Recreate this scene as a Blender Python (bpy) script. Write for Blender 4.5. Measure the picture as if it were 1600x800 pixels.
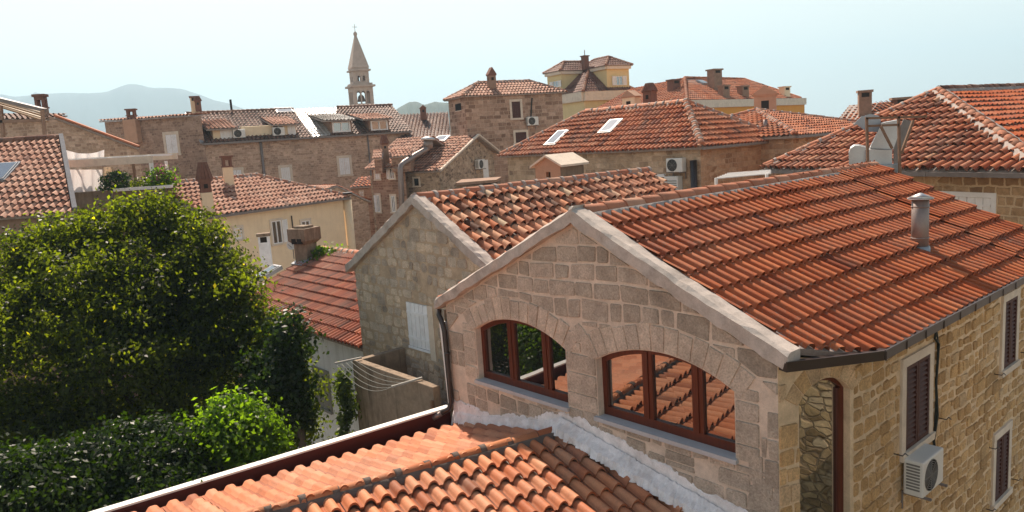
import bpy, bmesh, math, random
import numpy as np
from mathutils import Vector, Matrix
for o in list(bpy.data.objects): bpy.data.objects.remove(o)
sc = bpy.context.scene
COL = sc.collection
rad = math.radians

# ------------------------------------------------------------------ camera (eye at the world origin, z = height above eye)
FPX = 1186.0
PITCH = math.atan(179.6 / FPX); ROLL = math.atan(.0664)
cF = np.array([0, math.cos(PITCH), -math.sin(PITCH)]); _r = np.array([1., 0, 0]); _u = np.cross(_r, cF)
cR = math.cos(ROLL) * _r - math.sin(ROLL) * _u
cU = math.sin(ROLL) * _r + math.cos(ROLL) * _u
cam_d = bpy.data.cameras.new('camera'); cam = bpy.data.objects.new('camera', cam_d); COL.objects.link(cam)
cam_d.sensor_width = 36; cam_d.lens = 36 * FPX / 1600; cam_d.clip_start = .1; cam_d.clip_end = 20000
cam.matrix_world = Matrix(((cR[0], cU[0], -cF[0], 0), (cR[1], cU[1], -cF[1], 0), (cR[2], cU[2], -cF[2], 0), (0, 0, 0, 1)))
sc.camera = cam

# ------------------------------------------------------------------ light
SKYMIX, SKYSTR, VEIL, EXPO = .80, .062, (10.4, 10.3, 9.0), 1.0
HAZE = 4.4e-4
SUN_AZ, SUN_EL = -19.0, 48.0          # azimuth from +Y towards +X
world = bpy.data.worlds.new('World'); sc.world = world; world.use_nodes = True
nt = world.node_tree; bg = nt.nodes['Background']
sky = nt.nodes.new('ShaderNodeTexSky'); sky.sky_type = 'NISHITA'; sky.sun_disc = False
sky.sun_elevation = rad(SUN_EL); sky.sun_rotation = rad(SUN_AZ); sky.altitude = 0
sky.air_density = 1.0; sky.dust_density = 1.0; sky.ozone_density = 1.0
haz = nt.nodes.new('ShaderNodeMix'); haz.data_type = 'RGBA'          # bright summer haze near the horizon, clear sky overhead
_tc = nt.nodes.new('ShaderNodeTexCoord'); _sx = nt.nodes.new('ShaderNodeSeparateXYZ'); nt.links.new(_tc.outputs['Generated'], _sx.inputs[0])
_mr = nt.nodes.new('ShaderNodeMapRange'); _mr.interpolation_type = 'SMOOTHSTEP'; _mr.inputs['From Min'].default_value = .16; _mr.inputs['From Max'].default_value = .62
_mr.inputs['To Min'].default_value = SKYMIX; _mr.inputs['To Max'].default_value = .0; nt.links.new(_sx.outputs['Z'], _mr.inputs['Value']); nt.links.new(_mr.outputs[0], haz.inputs[0])
haz.inputs[7].default_value = (*VEIL, 1); nt.links.new(sky.outputs[0], haz.inputs[6])
nt.links.new(haz.outputs[2], bg.inputs[0]); bg.inputs[1].default_value = SKYSTR
sd = bpy.data.lights.new('sun', 'SUN'); sd.energy = 5.0; sd.angle = rad(.5); sd.color = (1, .85, .71)
sun = bpy.data.objects.new('sun', sd); COL.objects.link(sun)
_a, _e = rad(SUN_AZ), rad(SUN_EL)
SUNV = Vector((math.sin(_a) * math.cos(_e), math.cos(_a) * math.cos(_e), math.sin(_e)))
sun.rotation_euler = SUNV.to_track_quat('Z', 'Y').to_euler(); sun.location = (0, 0, 40)
sc.view_settings.view_transform = 'Standard'; sc.view_settings.look = 'None'
sc.view_settings.exposure = EXPO; sc.view_settings.gamma = 1
sc.render.resolution_x, sc.render.resolution_y = 1024, 512

# ------------------------------------------------------------------ geometry helpers
GROUND = -11.0
def V(*a): return np.array(a, float)
def ray(px, py):
    d = cF + cR * (px - 800) / FPX + cU * (400 - py) / FPX
    return d / d[1]
def Z(px, py, z):
    d = ray(px, py); return d * z / d[2]
def D(px, py, y): return ray(px, py) * y
def PL(px, py, p, n):
    d = ray(px, py); return d * np.dot(p, n) / np.dot(d, n)
def pj(p):
    p = np.array(p, float); c = np.dot(p, cF)
    return (round(800 + FPX * np.dot(p, cR) / c), round(400 - FPX * np.dot(p, cU) / c))
def unit(v): return v / np.linalg.norm(v)
def flat(v): return unit(V(v[0], v[1], 0))
UP = V(0, 0, 1)
def slope_n(p, q, m):
    """normal of a roof plane whose level eave runs p->q and that climbs away from the eye with slope m"""
    e = flat(q - p); b = V(-e[1], e[0], 0)
    if np.dot(b, p) < 0: b = -b
    n = unit(np.cross(e, unit(b + UP * m)))
    return n if n[2] > 0 else -n

class MB:
    def __init__(s): s.v = []; s.f = []; s.r = []; s.sm = []; s.mi = []; s.mats = []; s.cur = 0; s.rv = .5
    def mat(s, m):
        if m not in s.mats: s.mats.append(m)
        s.cur = s.mats.index(m); return s
    def pt(s, p): s.v.append((float(p[0]), float(p[1]), float(p[2]))); return len(s.v) - 1
    def face(s, pts, rnd=None, smooth=False):
        s.f.append([s.pt(p) for p in pts]); s.r.append(s.rv if rnd is None else rnd); s.sm.append(smooth); s.mi.append(s.cur)
    def idx(s, ids, rnd=None, smooth=False):
        s.f.append(list(ids)); s.r.append(s.rv if rnd is None else rnd); s.sm.append(smooth); s.mi.append(s.cur)
    def hexa(s, b, t, rnd=None):
        i = [s.pt(p) for p in list(b) + list(t)]
        for q in ((3, 2, 1, 0), (4, 5, 6, 7), (0, 1, 5, 4), (1, 2, 6, 5), (2, 3, 7, 6), (3, 0, 4, 7)): s.idx([i[k] for k in q], rnd)
    def fbox(s, fr, a0, a1, b0, b1, c0, c1, rnd=None):
        P = fr.P
        s.hexa([P(a0, b0, c0), P(a1, b0, c0), P(a1, b0, c1), P(a0, b0, c1)], [P(a0, b1, c0), P(a1, b1, c0), P(a1, b1, c1), P(a0, b1, c1)], rnd)
    def prism(s, poly, vec, rnd=None):
        n = len(poly); vec = np.array(vec, float)
        i = [s.pt(p) for p in poly]; j = [s.pt(np.array(p) + vec) for p in poly]
        s.idx(i[::-1], rnd); s.idx(j, rnd)
        for k in range(n): s.idx([i[k], i[(k + 1) % n], j[(k + 1) % n], j[k]], rnd)
    def tube(s, pts, r, seg=8, cap=True, rnd=None):
        pts = [np.array(p, float) for p in pts]; rings = []
        rr = r if isinstance(r, (list, tuple)) else [r] * len(pts)
        prev = None
        for k, p in enumerate(pts):
            d = unit((pts[min(k + 1, len(pts) - 1)] - pts[max(k - 1, 0)]))
            a = np.cross(d, UP if abs(d[2]) < .9 else V(1, 0, 0)) if prev is None else prev - d * np.dot(prev, d)
            a = unit(a); prev = a; b = np.cross(d, a)
            rings.append([s.pt(p + rr[k] * (a * math.cos(2 * math.pi * t / seg) + b * math.sin(2 * math.pi * t / seg))) for t in range(seg)])
        for k in range(len(rings) - 1):
            for t in range(seg): s.idx([rings[k][t], rings[k][(t + 1) % seg], rings[k + 1][(t + 1) % seg], rings[k + 1][t]], rnd, True)
        if cap: s.idx(rings[0][::-1], rnd); s.idx(rings[-1], rnd)
    def bar(s, p, q, w, h=None, rnd=None):
        p = np.array(p, float); q = np.array(q, float); h = h or w
        d = unit(q - p); a = np.cross(d, UP)
        a = unit(a) if np.linalg.norm(a) > .05 else V(1, 0, 0)
        b = unit(np.cross(a, d)); a = a * w / 2; b = b * h / 2
        s.hexa([p - a - b, p + a - b, p + a + b, p - a + b], [q - a - b, q + a - b, q + a + b, q - a + b], rnd)
    def build(s, name, mats=None, parent=None, base=None, bevel=0):
        off = np.zeros(3)
        if parent is not None:
            b = parent
            while b.parent is not None: b = b.parent
            off = np.array(b.location)
        elif base is not None: off = np.array(base, float)
        me = bpy.data.meshes.new(name)
        va = np.array(s.v) - off if s.v else np.zeros((0, 3))
        me.from_pydata(va.tolist(), [], s.f)
        for m in (s.mats or mats or []): me.materials.append(m)
        if s.mats: me.polygons.foreach_set('material_index', np.array(s.mi, 'i'))
        me.polygons.foreach_set('use_smooth', np.array(s.sm, bool))
        at = me.attributes.new('rnd', 'FLOAT', 'FACE'); at.data.foreach_set('value', np.array(s.r, 'f'))
        finish_uv(me)
        o = bpy.data.objects.new(name, me); COL.objects.link(o)
        if parent is not None: o.parent = parent
        elif base is not None: o.location = Vector([float(x) for x in base])
        if bevel:
            md = o.modifiers.new('bevel', 'BEVEL'); md.width = bevel; md.segments = 2; md.limit_method = 'ANGLE'; md.angle_limit = rad(40)
        return o

def finish_uv(me):
    nl = len(me.loops)
    if not nl: return
    uv = me.uv_layers.new(name='UVMap')
    co = np.empty(len(me.vertices) * 3); me.vertices.foreach_get('co', co); co = co.reshape(-1, 3)
    vi = np.empty(nl, 'i'); me.loops.foreach_get('vertex_index', vi)
    nr = np.empty(len(me.polygons) * 3); me.polygons.foreach_get('normal', nr); nr = nr.reshape(-1, 3)
    lt = np.empty(len(me.polygons), 'i'); me.polygons.foreach_get('loop_total', lt)
    n = np.repeat(nr, lt, axis=0); p = co[vi]
    hz = np.hypot(n[:, 0], n[:, 1]); vert = hz > .7
    tx = np.where(vert, -n[:, 1] / np.maximum(hz, 1e-6), 1.0); ty = np.where(vert, n[:, 0] / np.maximum(hz, 1e-6), 0.0)
    flip = np.where(tx < -1e-4, -1.0, np.where((abs(tx) <= 1e-4) & (ty < 0), -1.0, 1.0)); tx = tx * flip; ty = ty * flip
    U_ = p[:, 0] * tx + p[:, 1] * ty; W_ = np.where(vert, p[:, 2], p[:, 1])
    uv.data.foreach_set('uv', np.stack([U_, W_], 1).ravel().astype('f'))

class Frame:
    """wall frame: a along u, b up, c outwards"""
    def __init__(s, o, u, out=None):
        s.o = np.array(o, float); s.u = flat(u); s.w = UP
        s.n = V(s.u[1], -s.u[0], 0) if out is None else np.array(out, float)
    def P(s, a, b, c=0): return s.o + s.u * a + s.w * b + s.n * c
    def at(s, px, py):
        p = PL(px, py, s.o, s.n); d = p - s.o
        return float(np.dot(d, s.u)), float(d[2])

def empty(name, loc, label, cat, group=None, kind=None):
    o = bpy.data.objects.new(name, None); COL.objects.link(o); o.location = Vector([float(x) for x in loc])
    o.empty_display_size = .2
    tag(o, label, cat, group, kind); return o
def tag(o, label=None, cat=None, group=None, kind=None):
    if label: o['label'] = label
    if cat: o['category'] = cat
    if group: o['group'] = group
    if kind: o['kind'] = kind
    return o
def copy_tree(o, parent=None):
    c = o.copy(); COL.objects.link(c); c.parent = parent
    for ch in list(o.children): copy_tree(ch, c)
    return c

# ------------------------------------------------------------------ materials
MATS = {}
class NT:
    def __init__(s, name):
        s.m = bpy.data.materials.new(name); s.m.use_nodes = True; s.t = s.m.node_tree
        s.b = s.t.nodes['Principled BSDF']; s.out = s.t.nodes['Material Output']
    def n(s, typ, **kw):
        x = s.t.nodes.new('ShaderNode' + typ)
        for k, v in kw.items():
            if k in x.inputs: x.inputs[k].default_value = v
            else: setattr(x, k, v)
        return x
    def l(s, a, b): s.t.links.new(a, b)
    def ramp(s, fac, stops, interp='LINEAR'):
        r = s.n('ValToRGB'); r.color_ramp.interpolation = interp; el = r.color_ramp.elements
        while len(el) < len(stops): el.new(.5)
        for e, (p, c) in zip(el, stops): e.position = p; e.color = (*c, 1) if len(c) == 3 else c
        s.l(fac, r.inputs[0]); return r.outputs[0]
    def mix(s, fac, a, b, mode='MIX'):
        x = s.n('Mix', data_type='RGBA', blend_type=mode)
        for k, val in ((0, fac), (6, a), (7, b)):
            if hasattr(val, 'links'): s.l(val, x.inputs[k])
            else: x.inputs[k].default_value = val if k == 0 else ((*val, 1) if len(val) == 3 else val)
        return x.outputs[2]
    def math(s, op, a, b=None):
        x = s.n('Math', operation=op)
        for k, val in ((0, a), (1, b)):
            if val is None: continue
            if hasattr(val, 'links'): s.l(val, x.inputs[k])
            else: x.inputs[k].default_value = val
        return x.outputs[0]
    def noise(s, scale, detail=4, rough=.55, vec=None, dist=0):
        x = s.n('TexNoise'); x.inputs['Scale'].default_value = scale; x.inputs['Detail'].default_value = detail
        x.inputs['Roughness'].default_value = rough; x.inputs['Distortion'].default_value = dist
        if vec is not None: s.l(vec, x.inputs['Vector'])
        return x
    def geo(s):
        g = s.n('NewGeometry'); return g.outputs['Position']
    def uv(s, sx=1, sy=1):
        t = s.n('UVMap'); t.uv_map = 'UVMap'
        mp = s.n('Mapping'); mp.inputs['Scale'].default_value = (sx, sy, 1); s.l(t.outputs[0], mp.inputs[0]); return mp.outputs[0]
    def rnd(s):
        a = s.n('Attribute'); a.attribute_name = 'rnd'; return a.outputs['Fac']
    def bump(s, h, strength=.4, dist=.02):
        b = s.n('Bump'); b.inputs['Strength'].default_value = strength; b.inputs['Distance'].default_value = dist
        s.l(h, b.inputs['Height']); s.l(b.outputs[0], s.b.inputs['Normal'])
    def set(s, **kw):
        for k, v in kw.items():
            k = k.replace('_', ' ')
            if hasattr(v, 'links'): s.l(v, s.b.inputs[k])
            else: s.b.inputs[k].default_value = (*v, 1) if isinstance(v, tuple) and len(v) == 3 else v

def m_tile(name, stops, stain=(.10, .075, .055), stain_amt=.5, rough=.62, rib=0, lichen=None, spec=.10, dusty=.3):
    t = NT(name); pos = t.geo()
    c = t.ramp(t.rnd(), stops)
    n1 = t.noise(1.1, 5, .6, pos); n2 = t.noise(14, 5, .65, pos)
    f = t.ramp(n1.outputs[0], [(.42, (0, 0, 0)), (.72, (1, 1, 1))])
    f2 = t.ramp(n2.outputs[0], [(.40, (0, 0, 0)), (.68, (1, 1, 1))])
    fm = t.math('MULTIPLY', t.math('MULTIPLY', f, f2), stain_amt)
    c = t.mix(fm, c, stain)
    if lichen:
        n3 = t.noise(30, 4, .6, pos); n4 = t.noise(.7, 3, .5, pos)
        lf = t.math('MULTIPLY', t.ramp(n3.outputs[0], [(.56, (0, 0, 0)), (.66, (1, 1, 1))]), t.ramp(n4.outputs[0], [(.45, (0, 0, 0)), (.62, (.8, .8, .8))]))
        c = t.mix(lf, c, lichen)
    nd = t.noise(.55, 4, .65, pos); ns = t.noise(3.2, 5, .7, pos)
    c = t.mix(t.math('MULTIPLY', t.ramp(nd.outputs[0], [(.42, (0, 0, 0)), (.66, (1, 1, 1))]), dusty), c, (.46, .30, .215))
    c = t.mix(t.math('MULTIPLY', t.ramp(ns.outputs[0], [(.56, (0, 0, 0)), (.70, (1, 1, 1))]), stain_amt * .55), c, stain)
    v = t.noise(60, 3, .6, pos)
    c = t.mix(.25, c, t.ramp(v.outputs[0], [(.3, (.55, .55, .55)), (.7, (1.25, 1.25, 1.25))]), 'MULTIPLY')
    t.set(Base_Color=c, Roughness=rough, Specular_IOR_Level=spec)
    t.bump(n2.outputs[0], .35, .012)
    return t.m

def m_stone_geo(name, stops, bscale=38, bstr=1.0, dirt=.45, rough=.9):
    t = NT(name); pos = t.geo()
    c = t.ramp(t.rnd(), stops)
    n = t.noise(bscale, 5, .7, pos); n1 = t.noise(5, 4, .6, pos); nl = t.noise(1.2, 4, .6, pos)
    c = t.mix(.55, c, t.ramp(n1.outputs[0], [(.3, (.62, .6, .58)), (.7, (1.25, 1.22, 1.2))]), 'MULTIPLY')
    c = t.mix(.75, c, t.ramp(n.outputs[0], [(.3, (.55, .55, .55)), (.7, (1.35, 1.35, 1.35))]), 'MULTIPLY')
    c = t.mix(t.math('MULTIPLY', t.ramp(nl.outputs[0], [(.5, (0, 0, 0)), (.75, (1, 1, 1))]), dirt), c, (.09, .075, .06))
    t.set(Base_Color=c, Roughness=rough, Specular_IOR_Level=.06)
    mx = t.math('ADD', n.outputs[0], t.math('MULTIPLY', n1.outputs[0], 1.5))
    t.bump(mx, bstr, .02)
    return t.m

def m_masonry(name, stops, mortar, bw=.42, bh=.2, gap=.018, dirt=.5, dirt_col=(.09, .07, .055), bstr=.8, patch=None, rubble=.5):
    """coursed rubble: brick pattern on distorted wall coordinates, mixed with irregular stones"""
    t = NT(name); uv = t.uv(); pos = t.geo()
    nz = t.noise(2.2, 2, .5, uv); off = t.n('VectorMath', operation='MULTIPLY_ADD')
    t.l(nz.outputs['Color'], off.inputs[0]); off.inputs[1].default_value = (.16, .10, 0); t.l(uv, off.inputs[2])
    nz2 = t.noise(9, 2, .5, uv); of2 = t.n('VectorMath', operation='MULTIPLY_ADD')
    t.l(nz2.outputs['Color'], of2.inputs[0]); of2.inputs[1].default_value = (.05, .05, 0); t.l(off.outputs[0], of2.inputs[2])
    vec = of2.outputs[0]
    br = t.n('TexBrick'); t.l(vec, br.inputs['Vector'])
    br.inputs['Scale'].default_value = 1; br.inputs['Brick Width'].default_value = bw; br.inputs['Row Height'].default_value = bh
    br.inputs['Mortar Size'].default_value = gap; br.inputs['Mortar Smooth'].default_value = .4; br.inputs['Bias'].default_value = 0
    br.inputs['Color1'].default_value = (0, 0, 0, 1); br.inputs['Color2'].default_value = (1, 1, 1, 1); br.inputs['Mortar'].default_value = (.5, .5, .5, 1)
    br.offset_frequency = 2; br.offset = .42; br.squash = .62; br.squash_frequency = 3
    vm = t.n('Mapping'); vm.inputs['Scale'].default_value = (1 / bw, 1 / bh, 1); t.l(vec, vm.inputs[0])
    ve = t.n('TexVoronoi', feature='DISTANCE_TO_EDGE'); ve.inputs['Scale'].default_value = 1; t.l(vm.outputs[0], ve.inputs['Vector'])
    vc = t.n('TexVoronoi', feature='F1'); vc.inputs['Scale'].default_value = 1; t.l(vm.outputs[0], vc.inputs['Vector'])
    vg = t.n('SeparateColor'); t.l(vc.outputs['Color'], vg.inputs[0])
    vmort = t.ramp(ve.outputs['Distance'], [(.03, (1, 1, 1)), (.1, (0, 0, 0))])
    big = t.ramp(t.noise(.35, 3, .6, uv).outputs[0], [(.25 + .3 * rubble, (1, 1, 1)), (.37 + .3 * rubble, (0, 0, 0))])
    mort = t.mix(big, br.outputs['Fac'], vmort); rid = t.mix(big, br.outputs['Color'], vg.outputs[0])
    n1 = t.noise(7, 5, .65, pos); n2 = t.noise(40, 4, .7, pos); nl = t.noise(.8, 5, .65, pos)
    c = t.ramp(rid, stops)
    c = t.mix(.6, c, t.ramp(n1.outputs[0], [(.3, (.6, .58, .56)), (.7, (1.28, 1.25, 1.22))]), 'MULTIPLY')
    c = t.mix(mort, c, mortar)
    c = t.mix(.4, c, t.ramp(n2.outputs[0], [(.3, (.6, .6, .6)), (.7, (1.3, 1.3, 1.3))]), 'MULTIPLY')
    if patch:
        npn = t.noise(.5, 4, .6, t.uv(1, .8)); pf = t.ramp(npn.outputs[0], [(.56, (0, 0, 0)), (.6, (1, 1, 1))])
        c = t.mix(t.math('MULTIPLY', pf, .75), c, patch)
    c = t.mix(t.math('MULTIPLY', t.ramp(nl.outputs[0], [(.48, (0, 0, 0)), (.74, (1, 1, 1))]), dirt), c, dirt_col)
    t.set(Base_Color=c, Roughness=.92, Specular_IOR_Level=.05)
    h = t.math('ADD', t.math('SUBTRACT', 1.0, mort), t.math('ADD', t.math('MULTIPLY', n1.outputs[0], .8), t.math('MULTIPLY', rid, .5)))
    t.bump(h, bstr, .03)
    return t.m

def m_plain(name, col, var=.3, rough=.85, dirt=.35, dirt_col=(.12, .1, .08), scale=3, bstr=.25, spec=.25, metal=0, streak=False):
    t = NT(name); pos = t.geo()
    n1 = t.noise(scale, 5, .6, pos); n2 = t.noise(scale * 9, 4, .65, pos)
    if streak:
        mp = t.n('Mapping'); mp.inputs['Scale'].default_value = (3, 3, .35); t.l(pos, mp.inputs[0]); nl = t.noise(1.6, 5, .65, mp.outputs[0])
    else: nl = t.noise(scale * .35, 5, .65, pos)
    c = t.mix(var, col, t.ramp(n1.outputs[0], [(.3, (.6, .6, .6)), (.7, (1.3, 1.3, 1.3))]), 'MULTIPLY')
    c = t.mix(var * .6, c, t.ramp(n2.outputs[0], [(.3, (.6, .6, .6)), (.7, (1.3, 1.3, 1.3))]), 'MULTIPLY')
    c = t.mix(t.math('MULTIPLY', t.ramp(nl.outputs[0], [(.5, (0, 0, 0)), (.75, (1, 1, 1))]), dirt), c, dirt_col)
    t.set(Base_Color=c, Roughness=rough, Specular_IOR_Level=spec, Metallic=metal)
    t.bump(n2.outputs[0], bstr, .01)
    return t.m

def m_wood(name, col, rough=.35):
    t = NT(name); pos = t.geo()
    mp = t.n('Mapping'); mp.inputs['Scale'].default_value = (20, 20, 2); t.l(pos, mp.inputs[0])
    n = t.noise(1.2, 5, .6, mp.outputs[0])
    c = t.mix(.6, col, t.ramp(n.outputs[0], [(.3, (.5, .5, .5)), (.7, (1.4, 1.35, 1.3))]), 'MULTIPLY')
    t.set(Base_Color=c, Roughness=rough, Specular_IOR_Level=.4); t.bump(n.outputs[0], .15, .004)
    return t.m

def m_mirror_glass(name, tint=(.012, .013, .014), rough=.015, wav=.0, ior=2.3):
    t = NT(name)
    t.set(Base_Color=tint, Roughness=rough, Specular_IOR_Level=1.0, IOR=ior)
    if wav:
        n = t.noise(2.0, 1, .4, t.geo()); t.bump(n.outputs[0], wav, .02)
    return t.m

def m_leaf(name, lo, hi, yellow=None, trans=.45, tmul=(8, 8, 1.2)):
    t = NT(name); pos = t.geo()
    stops = [(0, lo), (.8, hi)] + ([(.988, hi), (.995, yellow)] if yellow else [])
    c = t.ramp(t.rnd(), stops)
    n = t.noise(.9, 3, .6, pos)
    c = t.mix(.6, c, t.ramp(n.outputs[0], [(.35, (.55, .6, .5)), (.65, (1.3, 1.25, 1.1))]), 'MULTIPLY')
    t.set(Base_Color=c, Roughness=.42, Specular_IOR_Level=.25)
    tr = t.n('BsdfTranslucent'); t.l(t.mix(1.0, c, tmul, 'MULTIPLY'), tr.inputs[0])
    mx = t.n('MixShader'); mx.inputs[0].default_value = trans
    t.l(t.b.outputs[0], mx.inputs[1]); t.l(tr.outputs[0], mx.inputs[2]); t.l(mx.outputs[0], t.out.inputs[0])
    return t.m

def m_cloth(name, col):
    t = NT(name); t.set(Base_Color=col, Roughness=.9)
    tr = t.n('BsdfTranslucent'); tr.inputs[0].default_value = (*col, 1); mx = t.n('MixShader'); mx.inputs[0].default_value = .4
    t.l(t.b.outputs[0], mx.inputs[1]); t.l(tr.outputs[0], mx.inputs[2]); t.l(mx.outputs[0], t.out.inputs[0]); return t.m

T_A = m_tile('terracotta_new_red', [(0, (.13, .035, .018)), (.22, (.26, .058, .020)), (.5, (.36, .092, .032)), (1, (.46, .15, .06))], stain_amt=.65, rough=.6, dusty=.1, lichen=(.20, .15, .11))
T_B = m_tile('terracotta_old_barrel', [(0, (.10, .045, .028)), (.22, (.24, .085, .042)), (.38, (.46, .15, .065)), (.6, (.58, .24, .12)), (.85, (.62, .34, .20)), (1, (.52, .38, .24))], stain_amt=.75, rough=.75, lichen=(.10, .085, .05))
T_F = m_tile('terracotta_salmon', [(0, (.26, .09, .05)), (.22, (.42, .15, .075)), (.5, (.54, .205, .10)), (1, (.60, .28, .16))], stain_amt=.35, rough=.6)
T_FR = m_tile('terracotta_orange_barrel', [(0, (.20, .065, .03)), (.22, (.40, .12, .05)), (.5, (.54, .205, .095)), (1, (.58, .28, .15))], stain_amt=.45, rough=.6)
T_C = m_tile('terracotta_mixed_pan', [(0, (.10, .035, .022)), (.22, (.19, .055, .03)), (.36, (.30, .085, .045)), (.7, (.48, .13, .055)), (1, (.52, .22, .11))], stain_amt=.6, rough=.6)
T_D = m_tile('terracotta_pale_pink', [(0, (.15, .065, .042)), (.22, (.28, .11, .065)), (.4, (.44, .20, .12)), (.8, (.55, .30, .20)), (1, (.6, .38, .28))], stain_amt=.5, rough=.7)
T_E = m_tile('terracotta_brown', [(0, (.05, .026, .02)), (.25, (.11, .05, .034)), (.5, (.19, .088, .056)), (.8, (.27, .14, .095)), (1, (.36, .21, .15))], stain_amt=.6, rough=.55)
T_P = m_tile('terracotta_weathered_red', [(0, (.11, .04, .025)), (.22, (.22, .07, .04)), (.4, (.42, .125, .05)), (.8, (.51, .185, .085)), (1, (.54, .27, .15))], stain_amt=.55, rough=.7)
T_R = m_tile('terracotta_dark_barrel', [(0, (.09, .035, .02)), (.22, (.19, .06, .03)), (.38, (.32, .10, .045)), (.75, (.45, .16, .075)), (1, (.50, .24, .12))], stain_amt=.8, rough=.65)
T_R2 = m_tile('terracotta_bright_orange', [(0, (.2, .05, .02)), (.22, (.36, .075, .028)), (.5, (.40, .09, .028)), (1, (.47, .14, .05))], stain_amt=.35, rough=.7)
T_N = m_tile('terracotta_dark_machine', [(0, (.06, .025, .018)), (.22, (.13, .045, .03)), (.5, (.15, .05, .03)), (1, (.21, .08, .05))], stain_amt=.3, rough=.6)
T_GL = m_tile('glossy_tile_pale_glare', [(0, (.45, .40, .34)), (1, (.6, .55, .48))], stain_amt=.3, rough=.3, spec=.7)  # sun glare put into the pale colour; low roughness adds real gloss
RIDGE = m_tile('ridge_terracotta', [(0, (.36, .12, .06)), (.6, (.46, .18, .10)), (1, (.50, .28, .18))], stain_amt=.5, rough=.7)
MORTD = m_plain('mortar_dark', (.15, .115, .095), .5, .95, .4, scale=8, bstr=.6)
MORT = m_plain('mortar_grey', (.36, .30, .26), .5, .95, .4, scale=8, bstr=.6)
COPING = m_plain('coping_concrete', (.48, .405, .345), .5, .92, .6, (.13, .10, .08), scale=5, bstr=.5)
WALLBACK = m_plain('wall_mortar_pink', (.64, .51, .40), .45, .95, .35, (.3, .23, .17), scale=6, bstr=.5)
WALLBACK2 = m_plain('wall_mortar_ochre', (.70, .52, .33), .45, .95, .4, (.2, .14, .08), scale=6, bstr=.5)
WALLBACK3 = m_plain('wall_mortar_tan', (.50, .37, .25), .45, .95, .5, (.13, .10, .075), scale=5, bstr=.5)
ST_A = m_stone_geo('ashlar_grey_pink', [(0, (.40, .33, .26)), (.3, (.46, .38, .30)), (.6, (.51, .42, .335)), (.8, (.57, .465, .37)), (1, (.63, .51, .40))], dirt=.3)
ST_S = m_stone_geo('ashlar_golden', [(0, (.46, .29, .14)), (.3, (.58, .37, .175)), (.6, (.64, .425, .215)), (.85, (.62, .45, .28)), (1, (.70, .50, .30))], dirt=.35)
ST_B = m_stone_geo('rubble_grey_tan', [(0, (.40, .325, .255)), (.35, (.55, .455, .355)), (.65, (.63, .515, .39)), (1, (.70, .55, .39))], dirt=.45)
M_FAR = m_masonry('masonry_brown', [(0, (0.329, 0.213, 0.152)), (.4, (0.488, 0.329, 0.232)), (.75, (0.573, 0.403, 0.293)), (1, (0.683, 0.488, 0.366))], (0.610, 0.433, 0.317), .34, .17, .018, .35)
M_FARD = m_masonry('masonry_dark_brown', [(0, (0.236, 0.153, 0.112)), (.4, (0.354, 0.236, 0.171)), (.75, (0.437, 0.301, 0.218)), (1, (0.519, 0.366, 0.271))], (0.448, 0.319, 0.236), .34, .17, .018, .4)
M_K = m_masonry('masonry_tower', [(0, (0.245, 0.146, 0.097)), (.4, (0.378, 0.241, 0.167)), (.75, (0.456, 0.301, 0.214)), (1, (0.556, 0.381, 0.279))], (0.534, 0.372, 0.269), .55, .27, .02, .35, rubble=0)
M_P = m_masonry('masonry_tan', [(0, (0.315, 0.210, 0.137)), (.4, (0.477, 0.334, 0.215)), (.75, (0.578, 0.414, 0.278)), (1, (0.678, 0.499, 0.346))], (0.566, 0.403, 0.273), .5, .24, .022, .45)
M_PO = m_masonry('masonry_orange', [(0, (0.330, 0.187, 0.110)), (.4, (0.462, 0.275, 0.165)), (.75, (0.506, 0.330, 0.209)), (1, (0.572, 0.396, 0.264))], (0.506, 0.330, 0.220), .45, .2, .02, .3)
M_S = m_masonry('masonry_small', [(0, (0.222, 0.162, 0.114)), (.4, (0.359, 0.263, 0.186)), (.75, (0.457, 0.335, 0.238)), (1, (0.593, 0.446, 0.320))], (0.520, 0.379, 0.258), .3, .2, .03, .35, rubble=1.0)
M_R = m_masonry('masonry_ochre', [(0, (0.251, 0.148, 0.079)), (.4, (0.415, 0.261, 0.137)), (.75, (0.528, 0.351, 0.199)), (1, (0.603, 0.431, 0.273))], (0.603, 0.431, 0.262), .38, .24, .035, .35, rubble=.35)
M_CITY = m_masonry('masonry_rough_gold', [(0, (.24, .165, .08)), (.4, (.46, .335, .17)), (.75, (.56, .42, .23)), (1, (.62, .50, .31))], (.30, .22, .13), .22, .15, .016, .55, bstr=1.0, rubble=1.0)
M_DR = m_masonry('masonry_red_brown', [(0, (0.227, 0.130, 0.086)), (.5, (0.340, 0.205, 0.142)), (1, (0.443, 0.288, 0.206))], (0.433, 0.288, 0.202), .4, .16, .016, .4, rubble=0)  # red-brown brick tone, the same over the whole wall
P_CREAM = m_plain('plaster_cream', (.80, .63, .42), .15, .9, .25, (.50, .36, .22), scale=2, streak=True)
P_WHITE = m_plain('plaster_white', (.82, .82, .82), .15, .9, .4, (.30, .29, .27), scale=2, streak=True)
P_YEL = m_plain('plaster_yellow', (.66, .52, .27), .12, .9, .2, (.4, .3, .14), scale=1.5, streak=True)
P_ORANGE = m_plain('plaster_orange', (.66, .30, .055), .1, .9, .15, (.5, .24, .06), scale=1.5, streak=True)
P_PINK = m_plain('plaster_pink', (.48, .29, .19), .25, .92, .4, (.2, .12, .08), scale=3)
P_CONC = m_plain('concrete_stained', (.27, .20, .14), .55, .95, .9, (.06, .043, .03), scale=6, bstr=.6, streak=True)
P_CONCD = m_plain('concrete_brown', (.22, .165, .115), .4, .95, .8, (.07, .05, .035), scale=5, bstr=.6, streak=True)
P_BRICK = m_plain('chimney_brick', (.20, .095, .065), .4, .9, .5, (.08, .045, .035), scale=9, bstr=.5)
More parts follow.
